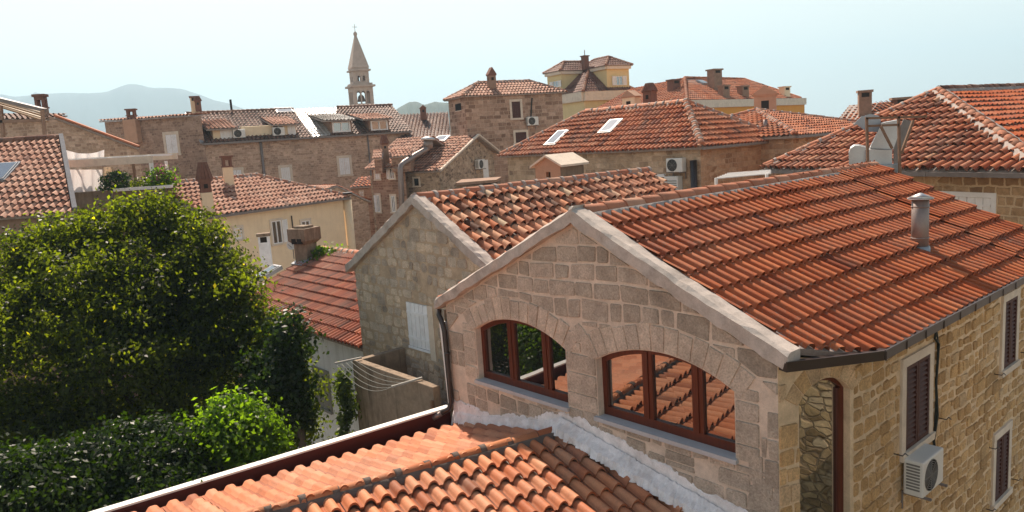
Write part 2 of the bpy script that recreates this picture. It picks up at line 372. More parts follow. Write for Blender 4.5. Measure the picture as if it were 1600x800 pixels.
P_BROWN = m_plain('chimney_render', (.30, .19, .13), .35, .92, .5, (.11, .075, .055), scale=5, bstr=.4)
WHITEWASH = m_plain('whitewash', (.84, .77, .74), .4, .9, .55, (.42, .31, .25), scale=7, bstr=.7)
STONETRIM = m_plain('stone_trim', (.68, .57, .45), .25, .9, .35, (.25, .2, .16), scale=5)
SILL = m_plain('sill_marble', (.46, .45, .45), .2, .5, .3, (.28, .25, .23), scale=5, spec=.4)
WHITE = m_plain('paint_white', (.80, .77, .73), .12, .55, .25, (.5, .45, .38), scale=4, bstr=.1)
WHITEOLD = m_plain('paint_white_peeling', (.82, .81, .80), .2, .75, .35, (.34, .29, .24), scale=7, bstr=.3)
GREYW = m_plain('paint_weathered_grey', (.30, .29, .26), .3, .85, .5, (.16, .14, .12), scale=6, bstr=.3)
FASCIA = m_plain('fascia_white_cap', (.78, .75, .68), .12, .6, .2, (.45, .4, .34), scale=4, bstr=.1)
MAROON = m_plain('fascia_maroon', (.075, .012, .009), .2, .5, .2, (.03, .008, .006), scale=4, bstr=.1)
GUTTER = m_plain('gutter_dark_brown', (.035, .022, .018), .2, .35, .2, (.06, .05, .04), scale=6, bstr=.05, spec=.5)
VERGE = m_plain('verge_lead', (.17, .17, .18), .3, .8, .3, scale=6, bstr=.2, spec=.05)
GUTG = m_plain('gutter_grey', (.20, .165, .145), .3, .5, .3, (.1, .08, .07), scale=6, bstr=.05, spec=.5)
WOODR = m_wood('wood_redbrown', (.10, .020, .008), .4)
SHUTB = m_wood('shutter_brown', (.065, .016, .008), .6)
GLASS = m_mirror_glass('window_glass', wav=.02)
GLASSD = m_mirror_glass('window_glass_dark', (.02, .018, .016), .08)
SKYG = m_mirror_glass('skylight_glass', (.05, .06, .07), .05)
DARK = m_plain('dark_interior', (.012, .010, .009), .1, .9, 0, scale=3)
SOOT = m_plain('soot', (.03, .024, .02), .3, .95, 0, scale=5)
METAL = m_plain('sheet_metal', (.50, .49, .48), .2, .48, .15, (.4, .38, .35), scale=3, bstr=.05, spec=.5, metal=.9)
METALD = m_plain('flue_metal', (.27, .215, .19), .25, .5, .4, (.2, .15, .12), scale=6, bstr=.1, metal=.6)
LEAD = m_plain('lead_flashing', (.34, .35, .36), .2, .5, .2, scale=5, metal=.4)
RUST = m_plain('rusty_steel', (.20, .115, .07), .4, .7, .4, (.1, .05, .03), scale=9)
ACW = m_plain('ac_casing', (.70, .67, .61), .06, .5, .15, (.45, .40, .33), scale=5, bstr=.03)
ACG = m_plain('ac_grille', (.20, .185, .165), .1, .6, .1, scale=5)
CABLE = m_plain('cable_black', (.02, .025, .02), .1, .5, 0)
ROPE = m_plain('rope_pale', (.26, .26, .23), .1, .8, 0)
BARK = m_plain('bark', (.10, .075, .055), .5, .95, .3, scale=8, bstr=.8)
CLOTH = m_cloth('cloth_white', (.72, .68, .66)); CLOTHT = m_cloth('cloth_tan', (.42, .31, .21))
LEAF = m_leaf('leaf_olive', (.010, .014, .003), (.034, .044, .006), (.16, .14, .012), .62)
LEAFD = m_leaf('leaf_citrus', (.007, .014, .003), (.020, .036, .006), None, .35, (3.5, 4, .8))
LEAFL = m_leaf('leaf_bright', (.020, .038, .006), (.042, .074, .010), None, .5)
LEAFI = m_leaf('leaf_ivy', (.02, .032, .01), (.05, .07, .02), None, .3)
PINKF = m_leaf('flower_pink', (.45, .10, .22), (.6, .2, .32), None, .4, (1, 1, 1))
SOIL = m_plain('ground_paving', (.20, .17, .14), .4, .95, .5, (.08, .065, .05), scale=.6)
HILLG = m_plain('hill_scrub', (.05, .062, .035), .4, 1, .5, (.09, .085, .06), scale=.02)
MOUNT = m_plain('mountain_rock', (.09, .10, .09), .4, 1, .4, (.14, .13, .11), scale=.003)
# ------------------------------------------------------------------ roofs
PR_BARREL = [(0, 0), (.07, 0), (.13, .42), (.24, .80), (.40, 1), (.56, .95), (.70, .66), (.79, .25), (.83, 0), (1, 0)]
PR_LOW = [(0, 0), (.14, .15), (.30, .86), (.48, 1), (.66, .80), (.82, .1), (1, 0)]
PR_RIB = [(0, .05), (.05, .12), (.16, .80), (.22, .86), (.27, 1), (.34, .93), (.41, 1), (.48, .86), (.54, .78), (.68, .14), (.84, .05), (1, .05)]
PR_DEEP = [(0, 0), (.36, .0), (.42, .70), (.47, .86), (.53, .95), (.58, .92), (.63, 1), (.68, .93), (.73, .97), (.79, .86), (.85, .66), (.94, .05), (1, 0)]
PR_PAN = [(0, .10), (.10, .75), (.2, 1), (.32, .75), (.42, .15), (.70, .06), (1, .10)]
PR_TRAP = [(0, 0), (.10, .02), (.22, .80), (.32, 1), (.56, 1), (.66, .82), (.80, .02), (1, 0)]

def inset_test(poly2, x, y, mg):
    n = len(poly2); ar = sum(poly2[k][0] * poly2[(k + 1) % n][1] - poly2[(k + 1) % n][0] * poly2[k][1] for k in range(n))
    sg = 1 if ar > 0 else -1
    for k in range(n):
        (x0, y0), (x1, y1) = poly2[k], poly2[(k + 1) % n]
        L = math.hypot(x1 - x0, y1 - y0)
        if L < 1e-6: continue
        if sg * ((x1 - x0) * (y - y0) - (y1 - y0) * (x - x0)) / L < -mg: return False
    return True

def tiles(mb, poly, mat, prof=PR_LOW, tw=.22, tl=.36, H=.065, lift=.03, th=.02, jit=.0, seed=1, e=None, eave_ext=.06, deck=MORT, deck_t=.09, clip=True, miss=0, lighten=0, taper=.66, sig=.18, wv=1.0):
    """lay overlapping tiles over the planar polygon (first edge = eave unless e given), clip to it"""
    rng = random.Random(seed)
    poly = [np.array(p, float) for p in poly]
    n = None
    for k in range(1, len(poly) - 1):
        c = np.cross(poly[k] - poly[0], poly[k + 1] - poly[0])
        if n is None or np.linalg.norm(c) > np.linalg.norm(n): n = c
    n = unit(n); n = n if n[2] > 0 else -n
    e = poly[1] - poly[0] if e is None else np.array(e, float)
    e = unit(e - n * np.dot(e, n)); s = np.cross(n, e)
    if s[2] < 0: e = -e; s = np.cross(n, e)
    O = poly[0]; p2 = [(float(np.dot(p - O, e)), float(np.dot(p - O, s))) for p in poly]
    xs = [p[0] for p in p2]; ys = [p[1] for p in p2]
    x0, x1, y0, y1 = min(xs), max(xs), min(ys), max(ys)
    nx = int((x1 - x0) / tw) + 2; ny = int((y1 - y0) / tl) + 2
    colj = [rng.uniform(-1, 1) * jit * tw * .22 for _ in range(nx)]
    tmp = bmesh.new(); lay = tmp.faces.layers.float.new('rnd')
    for j in range(ny):
        jj = rng.uniform(-.012, .012) if jit else 0
        for i in range(nx):
            X = x0 - tw * .5 + i * tw; Y = y0 - eave_ext + j * tl + jj
            if not inset_test(p2, X + tw / 2, Y + tl / 2, max(tw, tl) * .85): continue
            if miss and rng.random() < miss: continue
            r = min(1, max(0, rng.gauss(.52, sig) + lighten))
            dx = rng.uniform(-1, 1) * jit * tw * .16 + colj[i]; ds = rng.uniform(-1, 1) * jit * tl * .22; yaw = rng.uniform(-1, 1) * jit * .07 * tl
            dl = rng.uniform(0, 1) * jit * .03 + wv * (.014 * math.sin(X * .83 + seed) + .010 * math.sin(Y * 1.9 + X * .5 + seed * 2) + .006 * math.sin(X * 3.1 + Y)); ds += wv * .02 * math.sin(X * .6 + seed * 1.7) + rng.uniform(-1, 1) * .006 * wv
            A = []; B = []; U = []
            for (px, pz) in prof:
                bx = X + px * tw + dx; tx = X + (.5 + (px - .5) * (.94 if jit else 1)) * tw + dx + yaw
                hz = pz * H
                A.append(tmp.verts.new(O + e * bx + s * (Y + ds) + n * (hz + lift + dl)))
                B.append(tmp.verts.new(O + e * tx + s * (Y + ds + tl * 1.08) + n * (hz * taper + .003)))
                U.append(hz)
            for k in range(len(prof) - 1):
                f = tmp.faces.new((A[k], A[k + 1], B[k + 1], B[k])); f.smooth = True; f[lay] = r if prof[k][1] + prof[k + 1][1] > .3 else r * .3  # channels coloured darker: dirt, plus shade between covers put into the colour
            if th:
                E0 = [tmp.verts.new(v.co) for v in A]; E1 = [tmp.verts.new(Vector(v.co) - Vector(n * (th if U[k] < H * .3 else th * 1.0))) for k, v in enumerate(A)]
                for k in range(len(prof) - 1):
                    f = tmp.faces.new((E1[k], E1[k + 1], E0[k + 1], E0[k])); f[lay] = r * .35  # shade of the hollow tile end put into the colour
    if clip:
        m = len(poly); ar = sum(p2[k][0] * p2[(k + 1) % m][1] - p2[(k + 1) % m][0] * p2[k][1] for k in range(m)); sg = 1 if ar > 0 else -1
        for k in range(m):
            a, b = poly[k], poly[(k + 1) % m]
            d = b - a
            if np.linalg.norm(d) < 1e-6: continue
            d = unit(d); o = np.cross(d, n) * sg
            ext = eave_ext + .02 if abs(np.dot(o, s) + 1) < .05 else .0
            bmesh.ops.bisect_plane(tmp, geom=tmp.verts[:] + tmp.edges[:] + tmp.faces[:], plane_co=Vector(a + o * ext), plane_no=Vector(o), clear_outer=True)
    mb.mat(mat)
    tmp.verts.index_update(); base = len(mb.v)
    for v in tmp.verts: mb.v.append(tuple(v.co))
    for f in tmp.faces: mb.idx([base + v.index for v in f.verts], f[lay], f.smooth)
    tmp.free()
    if deck is not None:
        mb.mat(deck); mb.prism([p - n * .012 for p in poly], -n * deck_t, .5)

def ridge(mb, p, q, mat=RIDGE, r=.11, L=.38, seed=3, mort=MORT, lift=.03, mw=1.25, collar=True):
    rng = random.Random(seed); p = np.array(p, float); q = np.array(q, float)
    d = q - p; T = np.linalg.norm(d); d = d / T; a = unit(np.cross(d, UP)); b = np.cross(a, d)
    n = max(1, int(T / L)); L = T / n
    for k in range(n):
        mb.mat(mat); rv = min(1, max(0, rng.gauss(.5, .25))); s0 = p + d * L * k + a * rng.uniform(-.012, .012) + b * (lift + rng.uniform(-.008, .008)); s1 = s0 + d * L * 1.08
        A = []; B = []
        for t in range(8):
            an = math.pi * t / 7 * 1.16 - math.pi * .08
            A.append(mb.pt(s0 + (a * math.cos(an) + b * math.sin(an)) * r * 1.04)); B.append(mb.pt(s1 + (a * math.cos(an) + b * math.sin(an)) * r * .93))
        for t in range(7): mb.idx((A[t], A[t + 1], B[t + 1], B[t]), rv, True)
        mb.idx(A[::-1], rv * .5)
        if mort is not None and collar:                        # mortar collar at each joint
            mb.mat(mort); c0 = s1 - d * .05; c1 = s1 + d * .045; C0 = []; C1 = []
            for t in range(8):
                an = math.pi * t / 7 * 1.2 - math.pi * .1; k2 = r * rng.uniform(1.03, 1.14)
                C0.append(mb.pt(c0 + (a * math.cos(an) + b * math.sin(an)) * k2)); C1.append(mb.pt(c1 + (a * math.cos(an) + b * math.sin(an)) * k2))
            for t in range(7): mb.idx((C0[t], C0[t + 1], C1[t + 1], C1[t]), .5, True)
            mb.idx(C0[::-1]); mb.idx(C1)
    if mort is not None:
        mb.mat(mort)
        N = max(2, int(T / .12)); prev = None
        for k in range(N + 1):
            c = p + d * T * k / N; w0, w1 = r * mw * rng.uniform(.92, 1.15), r * mw * rng.uniform(.92, 1.15)
            row = [mb.pt(c + a * w0 - b * (w0 * .45)), mb.pt(c + a * w0 * .7 + b * .055), mb.pt(c - a * w1 * .7 + b * .055), mb.pt(c - a * w1 - b * (w1 * .45))]
            if prev:
                for t in range(3): mb.idx((prev[t], prev[t + 1], row[t + 1], row[t]), .5, True)
            else: mb.idx(row[::-1])
            prev = row
        mb.idx(prev)

# ------------------------------------------------------------------ walls
def interp(knots, x):
    if x <= knots[0][0]: return knots[0][1]
    for (a, b), (c, d) in zip(knots, knots[1:]):
        if x <= c: return b + (d - b) * (x - a) / max(1e-9, c - a)
    return knots[-1][1]

def arch_top(o):
    a, b, sill, spring, crown = o; h = (b - a) / 2; r = (h * h + (crown - spring) ** 2) / (2 * (crown - spring)); cz = crown - r; cu = (a + b) / 2
    return lambda x: cz + math.sqrt(max(0, r * r - (x - cu) ** 2)), cu, cz, r

def wall(mb, fr, a0, a1, zb, top, openings=(), depth=.22, thick=0):
    """wall sheet with openings (rect: (a,b,z0,z1); arched: (a,b,z0,spring,crown)) and their reveals; heights relative to fr.o"""
    if not isinstance(top, (list, tuple)): top = [(a0, top), (a1, top)]
    ks = {a0, a1} | {k for k, _ in top if a0 < k < a1}
    fn = []
    for o in openings:
        if len(o) == 4: f = (lambda x, z=o[3]: z)
        else:
            f = arch_top(o)[0]; ks |= {o[0] + (o[1] - o[0]) * t / 20 for t in range(21)}
        fn.append((o, f)); ks |= {o[0], o[1]}
    ks = sorted(ks)
    for x0, x1 in zip(ks, ks[1:]):
        if x1 - x0 < 1e-6: continue
        xm = (x0 + x1) / 2; segs = [(zb, zb)]; act = sorted([(o, f) for o, f in fn if o[0] < xm < o[1]], key=lambda t: t[0][2])
        lo = (zb, zb)
        for o, f in act:
            mb.face([fr.P(x0, lo[0]), fr.P(x1, lo[1]), fr.P(x1, o[2]), fr.P(x0, o[2])]); lo = (f(x0), f(x1))
            mb.face([fr.P(x0, lo[0]), fr.P(x0, lo[0], -depth), fr.P(x1, lo[1], -depth), fr.P(x1, lo[1])])
        mb.face([fr.P(x0, lo[0]), fr.P(x1, lo[1]), fr.P(x1, interp(top, x1)), fr.P(x0, interp(top, x0))])
    for o, f in fn:
        for x in (o[0], o[1]): mb.face([fr.P(x, o[2]), fr.P(x, f(x)), fr.P(x, f(x), -depth), fr.P(x, o[2], -depth)])
        mb.face([fr.P(o[0], o[2]), fr.P(o[1], o[2]), fr.P(o[1], o[2], -depth), fr.P(o[0], o[2], -depth)])

def clip_half(poly, a, b, c):
    out = []; n = len(poly)
    for k in range(n):
        p, q = poly[k], poly[(k + 1) % n]; dp = a * p[0] + b * p[1] - c; dq = a * q[0] + b * q[1] - c
        if dp <= 0: out.append(p)
        if (dp < 0 < dq) or (dq < 0 < dp):
            t = dp / (dp - dq); out.append((p[0] + (q[0] - p[0]) * t, p[1] + (q[1] - p[1]) * t))
    return out
def area2(p): return .5 * abs(sum(p[k][0] * p[(k + 1) % len(p)][1] - p[(k + 1) % len(p)][0] * p[k][1] for k in range(len(p)))) if len(p) > 2 else 0

def put_stone(mb, fr, poly, h, rng, rv, bev=.012, round_=.2):
    if len(poly) < 3 or area2(poly) < .004: return
    if round_:
        n = len(poly); q = []
        for k in range(n):
            a, p, b = poly[k - 1], poly[k], poly[(k + 1) % n]
            t = round_ * rng.uniform(.4, 1.1)
            la = math.hypot(a[0] - p[0], a[1] - p[1]); lb = math.hypot(b[0] - p[0], b[1] - p[1])
            m = min(.055, la * .3, lb * .3) * t * 2
            if la < 1e-4 or lb < 1e-4: continue
            q += [(p[0] + (a[0] - p[0]) * m / la, p[1] + (a[1] - p[1]) * m / la), (p[0] + (b[0] - p[0]) * m / lb, p[1] + (b[1] - p[1]) * m / lb)]
        poly = q
    if len(poly) < 3: return
    cx = sum(p[0] for p in poly) / len(poly); cz = sum(p[1] for p in poly) / len(poly)
    ta, tb = rng.uniform(-.02, .02), rng.uniform(-.03, .03)
    base = [mb.pt(fr.P(p[0], p[1], -.004)) for p in poly]; top = []
    for p in poly:
        dx, dz = cx - p[0], cz - p[1]; L = math.hypot(dx, dz) or 1; k = min(bev / L, .35)
        top.append(mb.pt(fr.P(p[0] + dx * k, p[1] + dz * k, h + ta * (p[0] - cx) + tb * (p[1] - cz))))
    n = len(poly)
    for k in range(n): mb.idx((base[k], base[(k + 1) % n], top[(k + 1) % n], top[k]), rv)
    mb.idx(top, rv)

def stones(mb, fr, a0, a1, z0, z1, halfs=(), avoid=(), rh=(.2, .34), rw=(.22, .55), gap=.014, h=(.008, .022), seed=1, jit=.016, rv=(.0, .8), drop=0, round_=.2):
    rng = random.Random(seed); z = z0
    while z < z1:
        H = rng.uniform(*rh); a = a0 - rng.uniform(0, rw[0])
        zoff = rng.uniform(-.02, .02)
        while a < a1:
            W = rng.uniform(*rw)
            parts = [(a, a + W, z, z + H)]
            if H > rh[0] * 1.35 and rng.random() < .16: hm = z + H * rng.uniform(.4, .6); parts = [(a, a + W, z, hm), (a, a + W, hm, z + H)]
            for (xa, xb, za, zb) in parts:
                j = lambda: rng.uniform(-jit, jit)
                sl = math.sin(xa * 1.7 + seed) * .02 + math.sin(xa * .6 + z) * .03; sr = math.sin(xb * 1.7 + seed) * .02 + math.sin(xb * .6 + z) * .03
                g = gap * rng.uniform(.6, 1.5)
                p = [(xa + g + j(), za + g + j() + sl), (xb - g + j(), za + g + j() + sr), (xb - g + j(), zb - g + j() + sr), (xa + g + j(), zb - g + j() + sl)]
                for hf in halfs:
                    p = clip_half(p, *hf)
                    if len(p) < 3: break
                for av in avoid:
                    if len(p) < 3: break
                    cx = sum(q[0] for q in p) / len(p); cz = sum(q[1] for q in p) / len(p)
                    if av[0] == 'rect':
                        _, ra, rb, rz0, rz1 = av
                        if max(q[0] for q in p) <= ra or min(q[0] for q in p) >= rb or max(q[1] for q in p) <= rz0 or min(q[1] for q in p) >= rz1: continue
                        p = max((clip_half(p, 1, 0, ra), clip_half(p, -1, 0, -rb), clip_half(p, 0, 1, rz0), clip_half(p, 0, -1, -rz1)), key=area2)
                    else:
                        _, u0, u1, cu, ccz, r, zlow = av
                        if cx < u0 - .3 or cx > u1 + .3 or cz < zlow - .1: continue
                        L = math.hypot(cx - cu, cz - ccz); nx, nz = (cx - cu) / L, (cz - ccz) / L
                        if min(math.hypot(q[0] - cu, q[1] - ccz) for q in p) < r:
                            p = clip_half(p, -nx, -nz, -(nx * cu + nz * ccz + r))
                if len(p) >= 3 and area2(p) > .008 and rng.random() >= drop:
                    xsx = [q[0] for q in p]; zsx = [q[1] for q in p]
                    if max(xsx) - min(xsx) > .06 and max(zsx) - min(zsx) > .06:
                        put_stone(mb, fr, p, rng.uniform(*h), rng, rng.uniform(*rv), round_=round_)
            a += W
        z += H

# ------------------------------------------------------------------ windows and shutters (a..b, z0..z1 on frame fr)
def louvre(mb, fr, a, b, z0, z1, c0, c1, mat, step=.07, rim=.05):
    mb.mat(mat)
    mb.fbox(fr, a, a + rim, z0, z1, c0, c1); mb.fbox(fr, b - rim, b, z0, z1, c0, c1)
    mb.fbox(fr, a + rim, b - rim, z0, z0 + rim, c0, c1); mb.fbox(fr, a + rim, b - rim, z1 - rim, z1, c0, c1)
    n = max(2, int((z1 - z0 - 2 * rim) / step)); st = (z1 - z0 - 2 * rim) / n
    for k in range(n):
        zz = z0 + rim + st * k
        mb.hexa([fr.P(a + rim, zz, c1 - .004), fr.P(b - rim, zz, c1 - .004), fr.P(b - rim, zz + .012, c1 - .006), fr.P(a + rim, zz + .012, c1 - .006)],
                [fr.P(a + rim, zz + st * .8, c0 + .004), fr.P(b - rim, zz + st * .8, c0 + .004), fr.P(b - rim, zz + st * .8 + .012, c0 + .004), fr.P(a + rim, zz + st * .8 + .012, c0 + .004)])
    mb.fbox(fr, a + rim, b - rim, z0 + rim, z1 - rim, c0 - .001, c0 + .003)

def planks(mb, fr, a, b, z0, z1, c0, c1, mat, n=4, batt=True):
    mb.mat(mat); w = (b - a) / n
    for k in range(n): mb.fbox(fr, a + k * w + .008, a + (k + 1) * w - .008, z0, z1, c0, c1, .3 + .1 * k)
    if batt:
        for zz in (z0 + (z1 - z0) * .2, z0 + (z1 - z0) * .78): mb.fbox(fr, a + .01, b - .01, zz - .03, zz + .03, c1, c1 + .012)

def window(parent, fr, a, b, z0, z1, style='closed', frame_m=STONETRIM, sh_m=WHITE, fw=.12, c=.0, label=None, bars=1, lw=None):
    mb = MB(); mb.mat(frame_m)
    if fw:
        mb.fbox(fr, a - fw, a, z0, z1, c - .05, c + .035); mb.fbox(fr, b, b + fw, z0, z1, c - .05, c + .035)
        mb.fbox(fr, a - fw, b + fw, z1, z1 + fw, c - .05, c + .04); mb.fbox(fr, a - fw * 1.2, b + fw * 1.2, z0 - fw * .8, z0, c - .05, c + .07)
    else: mb.fbox(fr, a, b, z0 - .05, z0, c - .05, c + .05)
    w = mb.build('window', parent=parent)
    if label: w['label'] = label
    if style == 'closed':
        m = (a + b) / 2
        for q0, q1 in ((a + .01, m - .006), (m + .006, b - .01)):
            s = MB(); planks(s, fr, q0, q1, z0 + .01, z1 - .01, c - .03, c + .012, sh_m, 3); s.build('shutter', parent=w)
    elif style == 'single':
        s = MB(); planks(s, fr, a + .01, b - .01, z0 + .01, z1 - .01, c - .03, c + .03, sh_m, 5); s.build('shutter', parent=w)
    elif style == 'louvre2':
        m = (a + b) / 2
        for q0, q1 in ((a + .01, m - .006), (m + .006, b - .01)):
            s = MB(); louvre(s, fr, q0, q1, z0 + .01, z1 - .01, c - .03, c + .03, sh_m); s.build('shutter', parent=w)
    elif style == 'louvre':
        s = MB(); s.mat(DARK); s.fbox(fr, a, b, z0, z1, c - .06, c - .04); louvre(s, fr, a + .01, b - .01, z0 + .01, z1 - .01, c - .04, c + .02, sh_m, .1); s.build('shutter', parent=w)
    else:
        s = MB(); s.mat(DARK if style == 'dark' else GLASSD); s.fbox(fr, a, b, z0, z1, c - .05, c + .004); s.build('pane', parent=w)
        if style in ('glass', 'open', 'open_left', 'open_right'):
            s = MB(); s.mat(sh_m); t = .045
            s.fbox(fr, a, a + t, z0, z1, c + .004, c + .03); s.fbox(fr, b - t, b, z0, z1, c + .004, c + .03)
            s.fbox(fr, a + t, b - t, z0, z0 + t, c + .004, c + .03); s.fbox(fr, a + t, b - t, z1 - t, z1, c + .004, c + .03)
            for k in range(bars):
                x = a + (b - a) * (k + 1) / (bars + 1); s.fbox(fr, x - t * .6, x + t * .6, z0 + t, z1 - t, c + .005, c + .028)
            s.build('casement', parent=w)
        lw = lw or (b - a) * .55
        if style in ('open', 'open_left'):
            s = MB(); louvre(s, fr, a - lw - .02, a - .02, z0, z1, c + .04, c + .085, sh_m, .09); s.build('shutter', parent=w)
        if style in ('open', 'open_right'):
            s = MB(); louvre(s, fr, b + .02, b + lw + .02, z0, z1, c + .04, c + .085, sh_m, .09); s.build('shutter', parent=w)
    return w

# ------------------------------------------------------------------ chimneys: built round a base point (x right, y away frame)
def chimney(parent, px, yb, yt, wpx, d, style='slab', body=P_BROWN, cap=P_BRICK, az=0, dep=.85, sink=.5, name='chimney', label=None, base=None):
    b = D(px, yb, d); t = D(px, yt, d); H = t[2] - b[2]; w = wpx / FPX * d; dw = w * dep
    u = V(math.cos(az), math.sin(az), 0); fr = Frame(b, u); mb = MB()
    def bx(x, y, z0, z1, m=None):
        if m: mb.mat(m)
        mb.fbox(fr, -x / 2, x / 2, z0, z1, -y / 2, y / 2)
    if style == 'slab':            # plain stack with a wider slab
        bx(w * .82, dw * .82, -sink, H - .12, body); bx(w, dw, H - .12, H, cap)
        mb.mat(SOOT); mb.fbox(fr, -w * .25, w * .25, H - .36, H - .14, dw * .41, dw * .413)
    elif style == 'lantern':       # open lantern on posts under a flat slab
        h1 = H * .45; bx(w * .8, dw * .8, -sink, h1, body); bx(w * .95, dw * .95, h1, h1 + H * .06, cap)
        p = w * .22; y = dw * .8
        mb.mat(cap)
        for sx in (-1, 1):
            for sy in (-1, 1): mb.fbox(fr, sx * w * .4 - (p if sx > 0 else 0), sx * w * .4 + (0 if sx > 0 else p), h1 + H * .06, H * .9, sy * y / 2 - (p if sy > 0 else 0), sy * y / 2 + (0 if sy > 0 else p))
        mb.fbox(fr, -w * .4, w * .4, H * .78, H * .9, -y / 2 + .003, y / 2 - .003)
        bx(w * 1.05, dw * 1.05, H * .9, H)
    elif style in ('gable', 'pyramid', 'tilehat'):
        h1 = H * .62
        if style == 'tilehat': bx(w * .8, dw * .8, -sink, H * .40, body); bx(w * .74, dw * .74, H * .40, h1, cap); mb.fbox(fr, -w * .42, w * .42, H * .60, H * .622, -dw * .42, dw * .42)
        else: bx(w * .8, dw * .8, -sink, h1, body)
        mb.mat(SOOT); mb.fbox(fr, -w * .14, w * .14, h1 - w * .5, h1 - w * .18, dw * .4 - .02, dw * .4 + .004); mb.fbox(fr, -w * .4 - .004, -w * .4 + .02, h1 - w * .5, h1 - w * .18, -dw * .14, dw * .14)
        bx(w * .92, dw * .92, h1, h1 + H * .05, cap); mb.mat(cap)
        z = h1 + H * .05; q = [fr.P(-w / 2, z, dw / 2), fr.P(w / 2, z, dw / 2), fr.P(w / 2, z, -dw / 2), fr.P(-w / 2, z, -dw / 2)]
        if style == 'gable':
            r0, r1 = fr.P(0, H, dw / 2), fr.P(0, H, -dw / 2)
            mb.face([q[0], q[1], r0]); mb.face([q[2], q[3], r1]); mb.face([q[1], q[2], r1, r0], .8); mb.face([q[3], q[0], r0, r1], .2); mb.face(q)
        else:
            s = .22; tq = [fr.P(-w * s, H, dw * s), fr.P(w * s, H, dw * s), fr.P(w * s, H, -dw * s), fr.P(-w * s, H, -dw * s)]
            for k in range(4):
                for m in range(4):
                    f0, f1 = m / 4, (m + 1) / 4
                    A = q[k] + (q[(k + 1) % 4] - q[k]) * f0; B = q[k] + (q[(k + 1) % 4] - q[k]) * f1; C = tq[k] + (tq[(k + 1) % 4] - tq[k]) * f1; Dd = tq[k] + (tq[(k + 1) % 4] - tq[k]) * f0
                    mb.bar((A + B) / 2, (C + Dd) / 2, np.linalg.norm(B - A) * .7, .06, .2 + .2 * m)
                mb.face([q[k], q[(k + 1) % 4], tq[(k + 1) % 4], tq[k]], .3)
            mb.face(tq); mb.face(q)
    elif style == 'corbel':        # concrete stack with a big flaring head
        h1 = H * .52; bx(w * .68, dw * .68, -sink, h1, body)
        lo = [fr.P(sx * w * .34, h1, sy * dw * .34) for sx, sy in ((-1, 1), (1, 1), (1, -1), (-1, -1))]; hi = [fr.P(sx * w * .5, h1 + H * .1, sy * dw * .5) for sx, sy in ((-1, 1), (1, 1), (1, -1), (-1, -1))]
        mb.hexa(lo, hi); bx(w, dw, h1 + H * .1, H * .94, body); bx(w * .6, dw * .6, H * .94, H, cap)
        mb.mat(SOOT)
        for k in (-.3, .02): mb.fbox(fr, k * w, (k + .26) * w, h1 + H * .02, h1 + H * .16, dw * .40, dw * .503)
    o = mb.build(name, parent=parent)
    if label: o['label'] = label
    return o

# ------------------------------------------------------------------ rectangular hipped / gabled house
def house(name, label, c0, dA, LA, LB, ze, slope, h0, h1, tmat, wmat, zb=GROUND, over=.3, tw=.22, tl=.38, prof=PR_LOW, H=.07, seed=1, jit=.15, cat='house', group=None, ridge_r=.12, gut=None, wall2=None, faces='fbse', ridge_m=RIDGE, lift=.035, th=.02):
    dA = flat(dA); dB = V(-dA[1], dA[0], 0); c0 = np.array(c0, float); c0[2] = ze
    zr = ze + slope * LB / 2
    C = [c0, c0 + dA * LA, c0 + dA * LA + dB * LB, c0 + dB * LB]
    R0 = c0 + dA * h0 + dB * LB / 2; R1 = c0 + dA * (LA - h1) + dB * LB / 2; R0[2] = R1[2] = zr
    root = empty(name, (C[0] + C[2]) / 2 * V(1, 1, 0) + V(0, 0, zb), label, cat, group)
    mb = MB(); kw = dict(prof=prof, tw=tw, tl=tl, H=H, jit=jit, lift=lift, th=th)
    if 'f' in faces: tiles(mb, [C[0], C[1], R1, R0], tmat, seed=seed, **kw)
    if 'b' in faces: tiles(mb, [C[2], C[3], R0, R1], tmat, seed=seed + 1, **kw)
    if h0 and 's' in faces: tiles(mb, [C[3], C[0], R0], tmat, seed=seed + 2, **kw)
    if h1 and 'e' in faces: tiles(mb, [C[1], C[2], R1], tmat, seed=seed + 3, **kw)
    rf = mb.build('roof', parent=root)
    mb = MB(); ridge(mb, R0, R1, ridge_m, r=ridge_r, seed=seed)
    if h0: ridge(mb, C[0] + (R0 - C[0]) * .02, R0, ridge_m, r=ridge_r, seed=seed + 5); ridge(mb, C[3], R0, ridge_m, r=ridge_r, seed=seed + 6)
    if h1: ridge(mb, C[1] + (R1 - C[1]) * .02, R1, ridge_m, r=ridge_r, seed=seed + 7); ridge(mb, C[2], R1, ridge_m, r=ridge_r, seed=seed + 8)
    mb.build('ridge_tiles', parent=rf)
    fr = [Frame(c0 + (dA + dB) * over, dA), Frame(C[1] + (-dA + dB) * over, dB), Frame(C[2] + (-dA - dB) * over, -dA), Frame(C[3] + (dA - dB) * over, -dB)]
    for k, f in enumerate(fr):
        L = (LA if k % 2 == 0 else LB) - 2 * over; mb = MB(); mb.mat(wall2 if (wall2 is not None and k == 1) else wmat)
        top = slope * over - .09
        tp = [(0, top), (L, top)]
        if (k == 1 and not h1) or (k == 3 and not h0): tp = [(0, top), (L / 2, slope * LB / 2 - .1), (L, top)]
        wall(mb, f, 0, L, zb - ze, tp); mb.build('wall', parent=root)
    if gut is not None:
        for k in gut:
            a, b = C[k], C[(k + 1) % 4]; o = np.cross(unit(b - a), UP); mb = MB(); mb.mat(GUTG); mb.bar(a + o * .05 + UP * -.05, b + o * .05 + UP * -.05, .11, .10); mb.build('gutter', parent=root)
    return dict(root=root, roof=rf, C=C, R0=R0, R1=R1, fr=fr, n=[fr[0].n], slope=slope, dA=dA, dB=dB)

